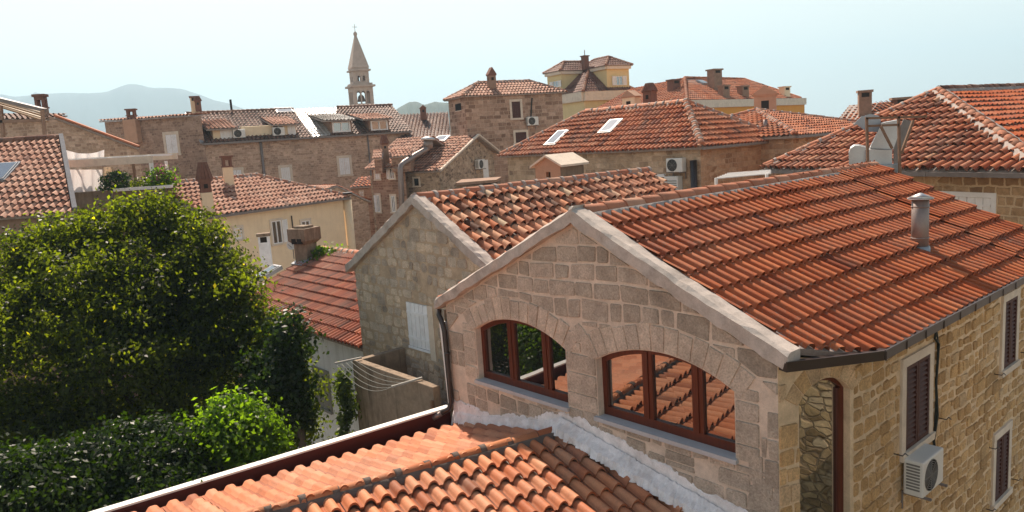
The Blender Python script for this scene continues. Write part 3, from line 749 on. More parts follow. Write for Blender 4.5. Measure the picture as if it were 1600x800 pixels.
def roofp(h, px, py, side=0):
    """pixel -> point on roof side of house h"""
    C = h['C']; a, b = C[side], C[(side + 1) % 4]
    e = unit(b - a); o = V(e[1], -e[0], 0); n = unit(np.cross(e, unit(-o + UP * h['slope']))); n = n if n[2] > 0 else -n
    return PL(px, py, a, n), e, n

def skylight(parent, p, e, n, w, l, m=SKYG, label=None):
    s = np.cross(n, e); s = s if s[2] > 0 else -s
    mb = MB(); mb.mat(LEAD); q = lambda a, b, c: p + e * a + s * b + n * c
    def bx(a0, a1, b0, b1, c0, c1): mb.hexa([q(a0, b0, c0), q(a1, b0, c0), q(a1, b1, c0), q(a0, b1, c0)], [q(a0, b0, c1), q(a1, b0, c1), q(a1, b1, c1), q(a0, b1, c1)])
    bx(-w / 2 - .06, w / 2 + .06, -l / 2 - .06, l / 2 + .06, 0, .14); mb.mat(LEAD); bx(-w / 2, w / 2, -l / 2, l / 2, .14, .17)
    mb.mat(m); bx(-w / 2 + .05, w / 2 - .05, -l / 2 + .05, l / 2 - .05, .17, .176)
    o = mb.build('skylight', parent=parent)
    if label: o['label'] = label
    return o

# ------------------------------------------------------------------ air conditioner
AC_PROTO = None
def ac_unit(pos, az, label, scale=1.0, bracket=True):
    """pos = back bottom centre, az = direction of its right-hand side"""
    global AC_PROTO
    if AC_PROTO is None:
        r = empty('air_conditioner', (0, 0, 0), label, 'air conditioner', 'air conditioners on the walls')
        fr = Frame((0, 0, 0), V(1, 0, 0))        # out = -Y
        mb = MB(); mb.mat(ACW); mb.fbox(fr, -.41, .41, 0, .58, .06, .36); mb.build('casing', parent=r, bevel=.025)
        mb = MB(); mb.mat(ACG); c = fr.P(-.1, .29, .364)
        for k in range(7):
            rr = .04 + .035 * k; mb.tube([c + V(math.cos(t) * rr, 0, math.sin(t) * rr) for t in np.linspace(0, 2 * math.pi, 25)], .006, 5, False)
        for k in range(8):
            t = k * math.pi / 4; mb.bar(c, c + V(math.cos(t) * .26, 0, math.sin(t) * .26), .01)
        mb.mat(DARK); mb.prism([c + V(math.cos(t) * .255, .003, math.sin(t) * .255) for t in np.linspace(0, 2 * math.pi, 25)[:-1]], (0, .002, 0)); mb.build('fan_grille', parent=r)
        mb = MB(); mb.mat(ACG); sf = Frame(fr.P(-.412, 0, 0), V(0, -1, 0), V(-1, 0, 0))
        for k in range(9): mb.fbox(sf, .11, .31, .1 + k * .05, .125 + k * .05, 0, .008)
        mb.build('side_grille', parent=r)
        for x in (-.32, .32):
            mb = MB(); mb.mat(GUTG); mb.bar(fr.P(x, -.02, 0), fr.P(x, -.02, .45), .035); mb.bar(fr.P(x, -.03, .01), fr.P(x, -.3, .01), .035); mb.build('bracket', parent=r)
        AC_PROTO = r; o = r
    else:
        o = copy_tree(AC_PROTO); o['label'] = label
    o.location = Vector([float(x) for x in pos]); o.rotation_euler = (0, 0, az); o.scale = (scale,) * 3
    return o

# ------------------------------------------------------------------ foliage
def leaf_cloud(name, lobes, size, mat, parent, seed=1, clump=.22, per=26, up=.25, inner=.35):
    """lobes: (centre, radii, leaf count). Leaves gather in twig clumps spread through the outer part of each lobe"""
    rg = np.random.default_rng(seed); P = []; Dn = []
    for c, r, n in lobes:
        nc = max(1, n // per); d = rg.normal(size=(nc, 3)); d /= np.linalg.norm(d, axis=1)[:, None]
        wob = 1 + .16 * np.sin(d[:, :1] * 5 + seed) * np.cos(d[:, 1:2] * 4.3) + .12 * np.sin(d[:, 2:] * 9 + 1.3 * seed)
        rr = (inner + (1 - inner) * rg.random((nc, 1)) ** .45) * wob
        cc = np.array(c) + d * rr * np.array(r)
        k = rg.normal(size=(nc, per, 3)) * clump * np.array([1, 1, .62]) * rg.uniform(.6, 1.35, (nc, 1, 1))
        P.append((cc[:, None, :] + k).reshape(-1, 3))
        Dn.append((d[:, None, :] * .6 + k / clump * .45 + np.array([0, 0, up])).reshape(-1, 3))
    P = np.concatenate(P); Dn = np.concatenate(Dn); N = len(P)
    nn = Dn + rg.normal(size=(N, 3)) * .75; nn /= np.linalg.norm(nn, axis=1)[:, None]
    t = rg.normal(size=(N, 3)); t -= nn * (t * nn).sum(1)[:, None]; t /= np.linalg.norm(t, axis=1)[:, None]; b = np.cross(nn, t)
    L = size * rg.uniform(.65, 1.35, (N, 1)); W = L * .27
    v = np.stack([P - t * L * .5, P + b * W + nn * L * .06, P + t * L * .5 - nn * L * .05, P - b * W + nn * L * .06], 1).reshape(-1, 3)
    base = np.zeros(3)
    if parent is not None:
        q = parent
        while q.parent is not None: q = q.parent
        base = np.array(q.location)
    v = v - base
    me = bpy.data.meshes.new(name); me.vertices.add(4 * N); me.vertices.foreach_set('co', v.ravel())
    me.loops.add(4 * N); me.loops.foreach_set('vertex_index', np.arange(4 * N, dtype='i'))
    me.polygons.add(N); me.polygons.foreach_set('loop_start', np.arange(0, 4 * N, 4, dtype='i')); me.polygons.foreach_set('loop_total', np.full(N, 4, 'i'))
    me.update(calc_edges=True); me.materials.append(mat)
    at = me.attributes.new('rnd', 'FLOAT', 'FACE'); at.data.foreach_set('value', rg.random(N).astype('f'))
    o = bpy.data.objects.new(name, me); COL.objects.link(o); o.parent = parent
    return o

def trunk(parent, base, top, r, limbs, seed=1):
    rng = random.Random(seed); mb = MB(); mb.mat(BARK); base = np.array(base, float); top = np.array(top, float)
    mid = (base + top) / 2 + V(rng.uniform(-.2, .2), rng.uniform(-.2, .2), 0)
    mb.tube([base, mid, top], [r, r * .75, r * .55], 9)
    for q in limbs:
        s = base + (top - base) * rng.uniform(.6, .98); q = np.array(q, float); m = (s + q) / 2 + V(rng.uniform(-.2, .2), rng.uniform(-.2, .2), .25)
        mb.tube([s, m, q], [r * .45, r * .28, r * .1], 6)
    return mb.build('trunk', parent=parent)
# ================================================================== SCENE
# ------------------------------------------------------------------ ground, hills
mb = MB(); mb.mat(SOIL)
mb.face([(-3800, -400, GROUND), (3800, -400, GROUND), (3800, 3800, GROUND), (-3800, 3800, GROUND)])
tag(mb.build('ground'), 'ground of the old town between the houses', 'ground', kind='structure')

def hill(name, pts, d, mat, label, back=.35, seed=1, rough=.004):
    rng = np.random.default_rng(seed); mb = MB(); mb.mat(mat)
    xs = np.linspace(pts[0][0], pts[-1][0], 90); ys = np.interp(xs, [p[0] for p in pts], [p[1] for p in pts])
    jit = np.convolve(rng.normal(size=94), np.ones(5) / 5, 'valid') * d * rough
    rows = []
    for k, (x, y) in enumerate(zip(xs, ys)):
        top = D(x, y, d) + V(0, 0, jit[k]); dr = flat(top); col = []
        for t in np.linspace(-1, 1, 15):
            zz = GROUND - 5 + (top[2] - GROUND + 5) * (1 - abs(t) ** 1.3) * (1 + (rng.normal() * .03 if 0 < abs(t) < 1 else 0))
            p = V(top[0], top[1], 0) + dr * t * back * d + V(0, 0, zz); col.append(mb.pt(p))
        rows.append(col)
    for a, b in zip(rows, rows[1:]):
        for k in range(14): mb.idx((a[k], b[k], b[k + 1], a[k + 1]), .5, True)
    return tag(mb.build(name), label, 'hills', kind='structure')
hill('mountains', [(-400, 175), (-200, 160), (-60, 145), (0, 147), (25, 151), (55, 148), (85, 146), (110, 145), (135, 146), (165, 144), (185, 136), (203, 130), (218, 132), (235, 137), (262, 137), (285, 139), (310, 147), (335, 157), (360, 162), (380, 170), (450, 190), (520, 212)], 2500, MOUNT, 'blue hazy mountain ridge behind the town', .3, rough=.0006)
hv = bpy.data.materials.new('haze_air'); hv.use_nodes = True; hv.node_tree.nodes.clear()
_o = hv.node_tree.nodes.new('ShaderNodeOutputMaterial'); _v = hv.node_tree.nodes.new('ShaderNodeVolumePrincipled')
_v.inputs['Color'].default_value = (.58, .84, 1.0, 1); _v.inputs['Density'].default_value = HAZE; _v.inputs['Anisotropy'].default_value = .2
hv.node_tree.links.new(_v.outputs[0], _o.inputs['Volume'])
mb = MB(); mb.mat(hv); _q = [(-4000, -500), (4000, -500), (4000, 4000), (-4000, 4000)]; mb.hexa([V(x, y, GROUND - 1) for x, y in _q], [V(x, y, 345) for x, y in _q]); tag(mb.build('haze'), 'thin summer haze over the town', 'haze', kind='stuff')
hill('hills', [(560, 215), (600, 184), (622, 168), (638, 160), (650, 158), (664, 163), (680, 158), (700, 160), (740, 172), (800, 190), (900, 212)], 900, HILLG, 'dark green wooded hill beside the bell tower', .25, 5, .0012)

# ------------------------------------------------------------------ shared axes of the near houses
zE = -2.77
L = Z(690, 470, zE); R_ = Z(1230, 575, zE); Q = Z(1370, 545, zE)
u = flat(R_ - L); g = V(-u[1], u[0], 0)
def LA(a, v=0, z=None): return V(L[0], L[1], zE if z is None else z) + u * a + g * v
zR = -1.05; uA = 3.5; DEP = 9.5

# ------------------------------------------------------------------ house A: the gabled stone house with two arched windows
A = empty('stone_house', LA(3.4, 4.5, GROUND), 'stone gable house with two wide arched windows and a new red ribbed tile roof', 'house')
Qu = float(np.dot(Q - L, u)); Qv = float(np.dot(Q - L, g))
zE0, zR0 = zE, zR; zE -= .07; zR -= .07   # tile tops, not the deck, lie on the measured lines
sA = (zR - zE) / (Qu - uA)
zc = zR0 - sA * (6.72 - uA)
apx = LA(uA, .0, zR)
STEP = 7.6
rp = [LA(6.72 - .02, .15, zc), LA(Qu, Qv, zE), LA(Qu, STEP, zE), LA(uA, STEP, zR), LA(uA, .15, zR)]
mb = MB()
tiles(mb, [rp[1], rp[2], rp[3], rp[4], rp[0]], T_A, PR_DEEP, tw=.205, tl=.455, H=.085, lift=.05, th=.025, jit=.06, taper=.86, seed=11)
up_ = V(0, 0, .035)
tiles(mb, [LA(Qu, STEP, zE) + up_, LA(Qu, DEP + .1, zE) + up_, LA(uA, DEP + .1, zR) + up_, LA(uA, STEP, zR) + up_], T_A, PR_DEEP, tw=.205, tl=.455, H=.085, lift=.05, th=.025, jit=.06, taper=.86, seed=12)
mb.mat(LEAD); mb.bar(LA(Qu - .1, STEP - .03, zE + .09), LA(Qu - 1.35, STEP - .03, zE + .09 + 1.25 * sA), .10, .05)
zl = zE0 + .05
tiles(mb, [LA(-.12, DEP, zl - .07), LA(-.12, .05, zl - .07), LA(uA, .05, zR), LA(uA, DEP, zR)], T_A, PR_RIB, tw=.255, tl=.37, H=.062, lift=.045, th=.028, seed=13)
roofA = mb.build('roof', parent=A)
mb = MB(); ridge(mb, LA(uA, .12, zR - .02), LA(uA, DEP + .1, zR - .02), RIDGE, r=.135, L=.42, seed=4, mw=1.7, collar=False); mb.build('ridge_tiles', parent=roofA)

# walls
fA = Frame(LA(0, 0, 0), u)
W1 = (.93, 3.12, -4.06, -3.16, -2.86); W2 = (3.74, 6.02, -4.06, -3.20, -2.90)
gt = [(0.12, zl - .1), (uA, zR0 - .14), (6.6, zc - .06)]
mb = MB(); mb.mat(WALLBACK)
wall(mb, fA, .12, 6.6, GROUND, gt, [W1, W2], depth=.30)
sl = (zR0 - zl) / uA; sr = (zR0 - zc) / (6.72 - uA)
halfs = [(-sl, 1, zl - .20), (sr, 1, zR0 - .27 + sr * uA)]
avoid = []; rng = random.Random(5); mb.mat(ST_A)
for w in (W1, W2):
    _, cu, cz, r = arch_top(w); ro = r + .36
    hw = (w[1] - w[0]) / 2; half_ang = math.asin(min(1, (hw + .16) / (r + .1)))
    avoid += [('arc', w[0] - .38, w[1] + .38, cu, cz, ro + .02, w[3] - .1), ('rect', w[0] - (.36 if w is W1 else .62), w[1] + (.62 if w is W1 else .36), w[2] - .03, w[3] + .02)]
    nv = 13
    for k in range(nv):
        t0 = -half_ang + 2 * half_ang * k / nv; t1 = -half_ang + 2 * half_ang * (k + 1) / nv; gp = .006
        rr = ro + rng.uniform(-.04, .05)
        p = [(cu + math.sin(t) * q, cz + math.cos(t) * q) for t, q in ((t0 + gp / r, r + .006), (t1 - gp / r, r + .006), (t1 - gp / r, rr), (t0 + gp / r, rr))]
        p = [(x + rng.uniform(-.008, .008), y) for x, y in p]
        lim = 3.43
        p = clip_half(p, 1, 0, lim - .006) if w is W1 else clip_half(p, -1, 0, -lim - .006)
        for hf in halfs: p = clip_half(p, *hf)
        put_stone(mb, fA, p, rng.uniform(.012, .022), rng, rng.uniform(.7, 1), round_=.12)
def jamb(a, b, z0, z1):
    z = z0
    while z < z1 - .06:
        h = min(rng.uniform(.22, .36), z1 - z)
        if z1 - z - h < .1: h = z1 - z
        s = rng.random()
        cuts = [(a, b)] if s < .6 or b - a < .45 else [(a, a + (b - a) * (.45 + .1 * s)), (a + (b - a) * (.45 + .1 * s), b)]
        for x0, x1 in cuts:
            j = lambda: rng.uniform(-.012, .012)
            put_stone(mb, fA, [(x0 + .006, z + .012 + j()), (x1 - .006, z + .012 + j()), (x1 - .006, z + h - .01 + j()), (x0 + .006, z + h - .01 + j())], rng.uniform(.01, .022), rng, rng.uniform(.45, 1))
        z += h
jamb(.57, .925, -4.08, -3.08); jamb(3.125, 3.735, -4.35, -3.0); jamb(6.025, 6.36, -4.08, -3.12)
for w, lo, hi in ((W1, 3.08, 3.43), (W2, 3.43, 3.78)): pass
put_stone(mb, fA, [(3.15, -2.99), (3.71, -2.99), (3.52, -2.76), (3.43, -2.70), (3.33, -2.76)], .02, rng, .8, round_=.1)
avoid += [('rect', 3.12, 3.74, -4.36, -2.72)]
stones(mb, fA, .14, 6.60, -3.95, -1.2, halfs + [(-1, 0, -.14), (1, 0, 6.6)], avoid, rh=(.24, .38), rw=(.24, .56), gap=.014, seed=7)
stones(mb, fA, .14, 6.60, -6.6, -4.12, [(-1, 0, -.14), (1, 0, 6.6), (0, 1, -4.13)], [('rect', 3.12, 3.74, -4.36, -4.0)], rh=(.16, .26), rw=(.2, .5), seed=8, drop=.1)
stones(mb, fA, 6.2, 6.60, -9, -4.13, [(-1, 0, -6.2), (1, 0, 6.6)], [], rh=(.28, .4), rw=(.4, .5), seed=9)
mb.build('wall', parent=A)['label'] = 'gable wall of squared grey stones'
# side wall with chamfered door corner
Kp = PL(1333, 600, Q - .25 * u, u); Rp = LA(6.6, 0, 0); cdv = flat(Kp - Rp); fC = Frame(V(Rp[0], Rp[1], 0), cdv); LC = float(np.linalg.norm((Kp - Rp)[:2]))
DOOR = (.33, 1.20, -5.9, -3.30, -3.07)
mb = MB(); mb.mat(WALLBACK2); wall(mb, fC, 0, LC, GROUND, [(0, zc - .1), (LC, zE - .08)], [DOOR], depth=.26)
mb.mat(ST_S); _, cu, cz, r = arch_top(DOOR); rng = random.Random(9)
av = [('arc', .1, 1.4, cu, cz, r + .26, -3.35), ('rect', .33, 1.20, -6, -3.2)]
ha = math.asin(.47 / (r + .02))
for k in range(7):
    t0 = -ha + 2 * ha * k / 7; t1 = -ha + 2 * ha * (k + 1) / 7; rr = r + .25
    put_stone(mb, fC, [(cu + math.sin(t) * q, cz + math.cos(t) * q) for t, q in ((t0 + .008, r + .006), (t1 - .008, r + .006), (t1 - .008, rr), (t0 + .008, rr))], .014, rng, rng.uniform(.5, 1), round_=.1)
stones(mb, fC, .0, LC, -9, -2.8, [(-1, 0, -.01), (1, 0, LC), (0, 1, zE - .16)], av, rh=(.22, .36), rw=(.18, .4), seed=22, rv=(.2, 1))
mb.build('wall', parent=A)['label'] = 'narrow corner wall with arched doorway'
fS = Frame(V(Kp[0], Kp[1], 0), g); LS = DEP - float(np.dot(Kp - L, g)) + 0.0
WS = [fS.at(1413, 572), fS.at(1450, 553), fS.at(1448, 685)]
s0 = dict(a=1.52, b=2.34, z0=-4.62, z1=-3.40); s1 = dict(a=5.60, b=6.24, z0=-4.47, z1=-3.27); s2 = dict(a=5.35, b=6.05, z0=-6.84, z1=-5.68)
avs = [('rect', q['a'] - .17, q['b'] + .17, q['z0'] - .16, q['z1'] + .17) for q in (s0, s1, s2)]
mb = MB(); mb.mat(WALLBACK2); wall(mb, fS, 0, LS, GROUND, zE - .06, [(q['a'], q['b'], q['z0'], q['z1']) for q in (s0, s1, s2)])
mb.mat(ST_S); stones(mb, fS, 0, LS, -9.6, -2.85, [(-1, 0, -.01), (1, 0, LS), (0, 1, zE - .12)], avs, rh=(.15, .25), rw=(.16, .40), gap=.02, h=(.006, .03), seed=23, jit=.022, round_=.35)
mb.build('wall', parent=A)['label'] = 'golden rubble side wall'
for q in (s0, s1, s2): window(A, fS, q['a'], q['b'], q['z0'], q['z1'], 'louvre2', STONETRIM, SHUTB, fw=.13)
mb = MB(); mb.mat(WALLBACK3)
for a, b in ((LA(0.02, .02, GROUND), LA(0.02, DEP, GROUND)), (LA(0.02, DEP, GROUND), LA(Qu - .25, DEP, GROUND))):
    mb.face([a, b, b + V(0, 0, -GROUND + zE - .1), a + V(0, 0, -GROUND + zE - .1)])
mb.face([LA(0.02, DEP, zE - .1), LA(Qu - .25, DEP, zE - .1), LA(uA, DEP, zR - .1)]); mb.build('wall', parent=A)['label'] = 'plain rear walls'
# coping along the gable
def coping(parent, p0, p1, d_out, d_in, hgt, n=22, seed=1, name='coping', mat=COPING, tip=.0):
    rg = random.Random(seed); p0 = np.array(p0, float); p1 = np.array(p1, float); out = V(u[1], -u[0], 0); mb = MB(); mb.mat(mat); prev = None
    for k in range(n + 1):
        t = k / n; c = p0 + (p1 - p0) * t; w = lambda s=.012: rg.uniform(-s, s)
        c = c + V(0, 0, -math.sin(math.pi * t) * .03 * tip)
        row = [c + out * (d_out + w()) + UP * (-hgt + w(.025)), c + out * (d_out + w()) + UP * (w() - .01), c + out * d_out * .5 + UP * (.028 + w()), c - out * d_in + UP * (.02 + w()), c - out * d_in - UP * hgt, c + out * .01 - UP * (hgt + w(.02))]
        row = [mb.pt(x) for x in row]
        if prev:
            for i in range(6): mb.idx((prev[i], prev[(i + 1) % 6], row[(i + 1) % 6], row[i]))
        else: mb.idx(row[::-1])
        prev = row
    mb.idx(prev); return mb.build(name, parent=parent)
coping(A, LA(-.06, 0, zl - .02), LA(uA + .03, 0, zR0 + .05), .13, .15, .18, seed=2)
coping(A, LA(uA - .03, 0, zR0 + .05), LA(6.80, 0, zc - .02), .13, .15, .19, seed=3, tip=1)
# arched windows
def arched_window(fr, w, mulls, dep=.15):
    f, cu, cz, r = arch_top(w); a, b, z0 = w[:3]; t = .075
    mb = MB(); mb.mat(SILL)
    mb.fbox(fr, a - .04, (a + b) / 2 - .003, z0 - .055, z0 + .004, -dep - .02, .07); mb.fbox(fr, (a + b) / 2 + .003, b + .04, z0 - .055, z0 + .004, -dep - .02, .07)
    win = mb.build('arched_window', parent=A)
    mb = MB(); mb.mat(WOODR); c0, c1 = -dep - .05, -dep + .03
    mb.fbox(fr, a, a + t, z0, f(a + .001) + .03, c0, c1); mb.fbox(fr, b - t, b, z0, f(b - .001) + .03, c0, c1); mb.fbox(fr, a + t, b - t, z0 + .005, z0 + .13, c0, c1)
    N = 22
    for k in range(N):
        x0, x1 = a + (b - a) * k / N, a + (b - a) * (k + 1) / N
        mb.hexa([fr.P(x0, f(x0) - .085, c0), fr.P(x1, f(x1) - .085, c0), fr.P(x1, f(x1) - .085, c1 - .002), fr.P(x0, f(x0) - .085, c1 - .002)], [fr.P(x0, f(x0) + .01, c0), fr.P(x1, f(x1) + .01, c0), fr.P(x1, f(x1) + .01, c1 - .002), fr.P(x0, f(x0) + .01, c1 - .002)])
    for m in mulls:
        mb.fbox(fr, m - .085, m - .004, z0 + .131, f(m) - .05, c0, c1 - .004); mb.fbox(fr, m + .004, m + .085, z0 + .131, f(m) - .05, c0, c1 - .004)
        mb.fbox(fr, m - .02, m + .02, z0 + .131, f(m) - .05, c1 - .003, c1 + .012)
    mb.build('frame', parent=win)
    edges = [a + t] + [e for m in mulls for e in (m - .085, m + .085)] + [b - t]
    for x0, x1 in zip(edges[::2], edges[1::2]):
        mb = MB(); mb.mat(GLASS); n = 8; tl_ = rng.uniform(-.006, .006)
        top = [fr.P(x1 + (x0 - x1) * k / n, f(x1 + (x0 - x1) * k / n) - .08, -dep - .012 + tl_ * .5) for k in range(n + 1)]
        mb.face([fr.P(x0, z0 + .13, -dep - .012), fr.P(x1, z0 + .13, -dep - .012 + tl_)] + top); mb.build('pane', parent=win)
arched_window(fA, W1, (1.72, 2.55)); arched_window(fA, W2, (4.57, 5.39))
# door
f, cu, cz, r = arch_top(DOOR); a, b, z0 = DOOR[:3]
mb = MB(); mb.mat(WOODR); c0, c1 = -.18, -.10
mb.fbox(fC, a, a + .06, z0, f(a + .001), c0, c1); mb.fbox(fC, b - .09, b, z0, f(b - .001), c0, c1)
for k in range(12):
    x0, x1 = a + (b - a) * k / 12, a + (b - a) * (k + 1) / 12
    mb.hexa([fC.P(x0, f(x0) - .06, c0), fC.P(x1, f(x1) - .06, c0), fC.P(x1, f(x1) - .06, c1 - .002), fC.P(x0, f(x0) - .06, c1 - .002)], [fC.P(x0, f(x0), c0), fC.P(x1, f(x1), c0), fC.P(x1, f(x1), c1 - .002), fC.P(x0, f(x0), c1 - .002)])
dr = mb.build('door', parent=A); dr['label'] = 'arched red-brown framed glass door'
mb = MB(); mb.mat(m_mirror_glass('door_glass', (.01, .009, .007), .02, .25, 3.2)); mb.face([fC.P(a + .05, z0, -.14), fC.P(b - .07, z0, -.14), fC.P(b - .07, -3.22, -.14), fC.P(cu, -3.11, -.14), fC.P(a + .05, -3.24, -.14)]); mb.build('pane', parent=dr)
# gutter, downpipe, cable, hooks
mb = MB(); mb.mat(GUTTER)
ga, gb, gc = LA(6.74, -.13, zc - .16), LA(Qu + .07, Qv - .07, zE0 - .05), LA(Qu + .07, DEP + .1, zE0 - .03)
for p, q in ((ga, gb), (gb, gc)):
    mb.bar(p, q, .13, .10); mb.bar(p + UP * .055 + unit(np.cross(unit(q - p), UP)) * .06, q + UP * .055 + unit(np.cross(unit(q - p), UP)) * .06, .02, .03)
for k in range(14):
    t = gb + (gc - gb) * k / 14; mb.bar(t + u * .066 + UP * .055, t + u * .066 - UP * .055, .02, .015)
mb.build('gutter', parent=A)
mb = MB(); mb.mat(GUTTER)
pp = [fA.P(-.05, -2.93, .03), fA.P(-.03, -3.02, .06), fA.P(.11, -3.18, .09), fA.P(.14, -3.3, .09), fA.P(.17, -4.62, .09), fA.P(.15, -4.74, .14), fA.P(.03, -4.84, .3)]
mb.tube(pp, .048, 10); mb.tube([pp[4] - UP * .0 + UP * .9, pp[4] + UP * .94], .056, 10); mb.mat(METALD); mb.tube([pp[-2] + (pp[-1] - pp[-2]) * .7, pp[-1] + (pp[-1] - pp[-2]) * .5], .05, 10)
mb.build('downpipe', parent=A)
mb = MB(); mb.mat(CABLE); mb.tube([fS.P(2.52, -2.95, .03), fS.P(2.56, -3.05, .04), fS.P(2.44, -3.2, .05), fS.P(2.60, -3.32, .05), fS.P(2.55, -3.9, .04), fS.P(2.6, -4.4, .05), fS.P(2.45, -4.75, .06), fS.P(2.4, -4.9, .1)], .018, 6)
mb.tube([fS.P(2.55, -2.98, .02), fS.P(2.62, -3.3, .03), fS.P(2.6, -4.0, .03), fS.P(2.5, -4.85, .04)], .012, 5); mb.build('cable', parent=A)
for (x, zz) in ((1.2, -4.55), (2.75, -4.5), (5.2, -4.45), (6.6, -4.4), (4.95, -6.8), (6.35, -6.75), (5.0, -5.7)):
    mb = MB(); mb.mat(GUTTER); mb.tube([fS.P(x, zz, 0), fS.P(x, zz, .12), fS.P(x + .03, zz + .03, .14), fS.P(x + .1, zz - .02, .15)], .009, 5); mb.build('shutter_hook', parent=A)
ac_unit(fS.P(1.75, -5.18, .0), math.atan2(g[1], g[0]), 'white boxed air conditioner on golden rubble wall below brown shutters', .88)
# metal flue on the roof of A
fb = PL(1437, 392, rp[1], np.cross(unit(rp[2] - rp[1]), unit(rp[4] - rp[1])))
k = fb[1] / FPX; mb = MB(); mb.mat(METALD)
mb.tube([fb - UP * .15, fb + UP * 88 * k], 12.5 * k, 18); mb.tube([fb + UP * 20 * k, fb + UP * 22 * k], 13.4 * k, 18); mb.tube([fb + UP * 70 * k, fb + UP * 71.5 * k], 13.4 * k, 18)
mb.mat(METAL); mb.tube([fb + UP * 84 * k, fb + UP * 92 * k], [19 * k, 1.5 * k], 20); mb.tube([fb + UP * 82.5 * k, fb + UP * 84 * k], [18.6 * k, 19 * k], 20)
mb.mat(LEAD); mb.tube([fb - UP * .16, fb + UP * 8 * k], [22 * k, 14 * k], 12)
mb.build('flue_pipe', parent=roofA)
# whitewashed plaster between wall foot and the low roof
def band(fr, lo, hi, seed, c=.02, n=170):
    rg = random.Random(seed); J = lambda: rg.uniform(-.012, .012); cut = lambda x: max(0, min(1, (3.1 - x) / .5)); mb = MB(); mb.mat(WHITEWASH); a0, a1 = lo[0][0], lo[-1][0]; prev = None; w = 0
    for k in range(n + 1):
        x = a0 + (a1 - a0) * k / n; w = w * .8 + rg.uniform(-.026, .026)
        zl_, zh = interp(lo, x), interp(hi, x) + w; d = rg.uniform(0, .02)
        row = [fr.P(x, zh, .006), fr.P(x, zh - .02, c + d * .3), fr.P(x, (zl_ + zh) / 2, c + d), fr.P(x, zl_ + .25 - cut(x) * .1 + J(), c + .03 + d), fr.P(x, zl_ + .20 - cut(x) * .14 + J(), .13 - cut(x) * .04 + J()), fr.P(x, zl_ + .16 - cut(x) * .2 + J(), (.25 - cut(x) * .12) + J() * 2), fr.P(x, zl_ + .06 - cut(x) * .2, (.29 - cut(x) * .15) + J() * 3)]
        row = [mb.pt(p) for p in row]
        if prev:
            for i in range(6): mb.idx((prev[i], row[i], row[i + 1], prev[i + 1]), .5, False)
        prev = row
    return mb
mb = band(fA, [(.13, -5.02), (2.97, -4.47), (6.6, -5.17)], [(.13, -4.55), (1.2, -4.62), (2.2, -4.42), (3.0, -4.14), (3.5, -4.16), (4.0, -4.30), (5, -4.50), (6.6, -4.82)], 31)
mb.build('plaster_band', parent=A)

# ------------------------------------------------------------------ low foreground roof F
r1 = PL(880, 676, L, g); r2 = Z(440, 800, r1[2]); rd = flat(r1 - r2); e1 = PL(705, 655, L, g) + u * .03
fa1 = PL(705, 635, L, g); fa2 = Z(160, 800, fa1[2]); fd = flat(fa1 - fa2); fo = V(-fd[1], fd[0], 0); fo = fo if fo[0] < 0 else -fo
e1 = e1 - UP * .10; nl = unit(np.cross(rd, e1 - r1)); nl = nl if nl[2] > 0 else -nl
rr = PL(1095, 800, L, g); nr = unit(np.cross(rd, rr - r1)); nr = nr if nr[2] > 0 else -nr
def onpl(p, n): p = np.array(p, float).copy(); p[2] = r1[2] - ((p[0] - r1[0]) * n[0] + (p[1] - r1[1]) * n[1]) / n[2]; return p
Fh = empty('low_house', (r1 + r2) / 2 * V(1, 1, 0) + V(0, 0, GROUND), 'low foreground house with salmon tile roof meeting the arched-window gable', 'house')
off = -fo * .20
ea, eb = onpl(fa1 + off + fd * .0, nl), onpl(fa1 + off - fd * 9.5, nl)
re = r1 - rd * 8.8
w6 = LA(6.55, -.02); wf = onpl(w6, nr); dn = V(rd[1], -rd[0], 0); dn = dn if dn[1] < 0 else -dn
wr0 = onpl(LA(2.97, -.02), nr)
far = 4.6
mb = MB()
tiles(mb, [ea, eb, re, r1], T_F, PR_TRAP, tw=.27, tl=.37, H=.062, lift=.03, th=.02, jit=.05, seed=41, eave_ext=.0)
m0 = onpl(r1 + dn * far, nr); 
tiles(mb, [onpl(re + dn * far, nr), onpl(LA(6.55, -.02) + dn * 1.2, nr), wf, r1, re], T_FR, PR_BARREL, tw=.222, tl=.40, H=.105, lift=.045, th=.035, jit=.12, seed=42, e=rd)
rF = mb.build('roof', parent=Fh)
mb = MB(); ridge(mb, r1 - rd * .05 + UP * .03, re + UP * .03, T_FR, r=.085, L=.42, seed=44, mort=MORTD, lift=.03, mw=1.6); mb.build('ridge_tiles', parent=rF)
mb = MB(); mb.mat(FASCIA)
f0 = fa1 - fd * .02; f9 = fa1 - fd * 9.5
mb.prism([f0 + UP * 0, f0 + fo * .15, f0 + fo * .15 - UP * .03, f0 - UP * .03], f9 - f0); mb.build('fascia_cap', parent=rF)
mb = MB(); mb.mat(MAROON); q0, q9 = f0 - UP * .034 + fo * .01, f9 - UP * .034 + fo * .01
mb.prism([q0, q0 + fo * .12, q0 + fo * .12 - UP * .55, q0 - UP * .55], q9 - q0); mb.build('fascia', parent=rF)
mb = MB(); mb.mat(P_WHITE)
q0, q9 = fa1 + V(0, 0, -.5) - fd * .05 + fo * .08, fa1 + V(0, 0, -.5) - fd * 9.3 + fo * .08
c1_, c2_ = onpl(re + dn * far, nr) - UP * .15, onpl(LA(6.5, -.02) + dn * 1.0, nr) - UP * .15
for p, q in ((q0, q9), (q9, c1_), (c1_, c2_)): mb.face([p, q, V(q[0], q[1], GROUND), V(p[0], p[1], GROUND)])
mb.build('wall', parent=Fh)

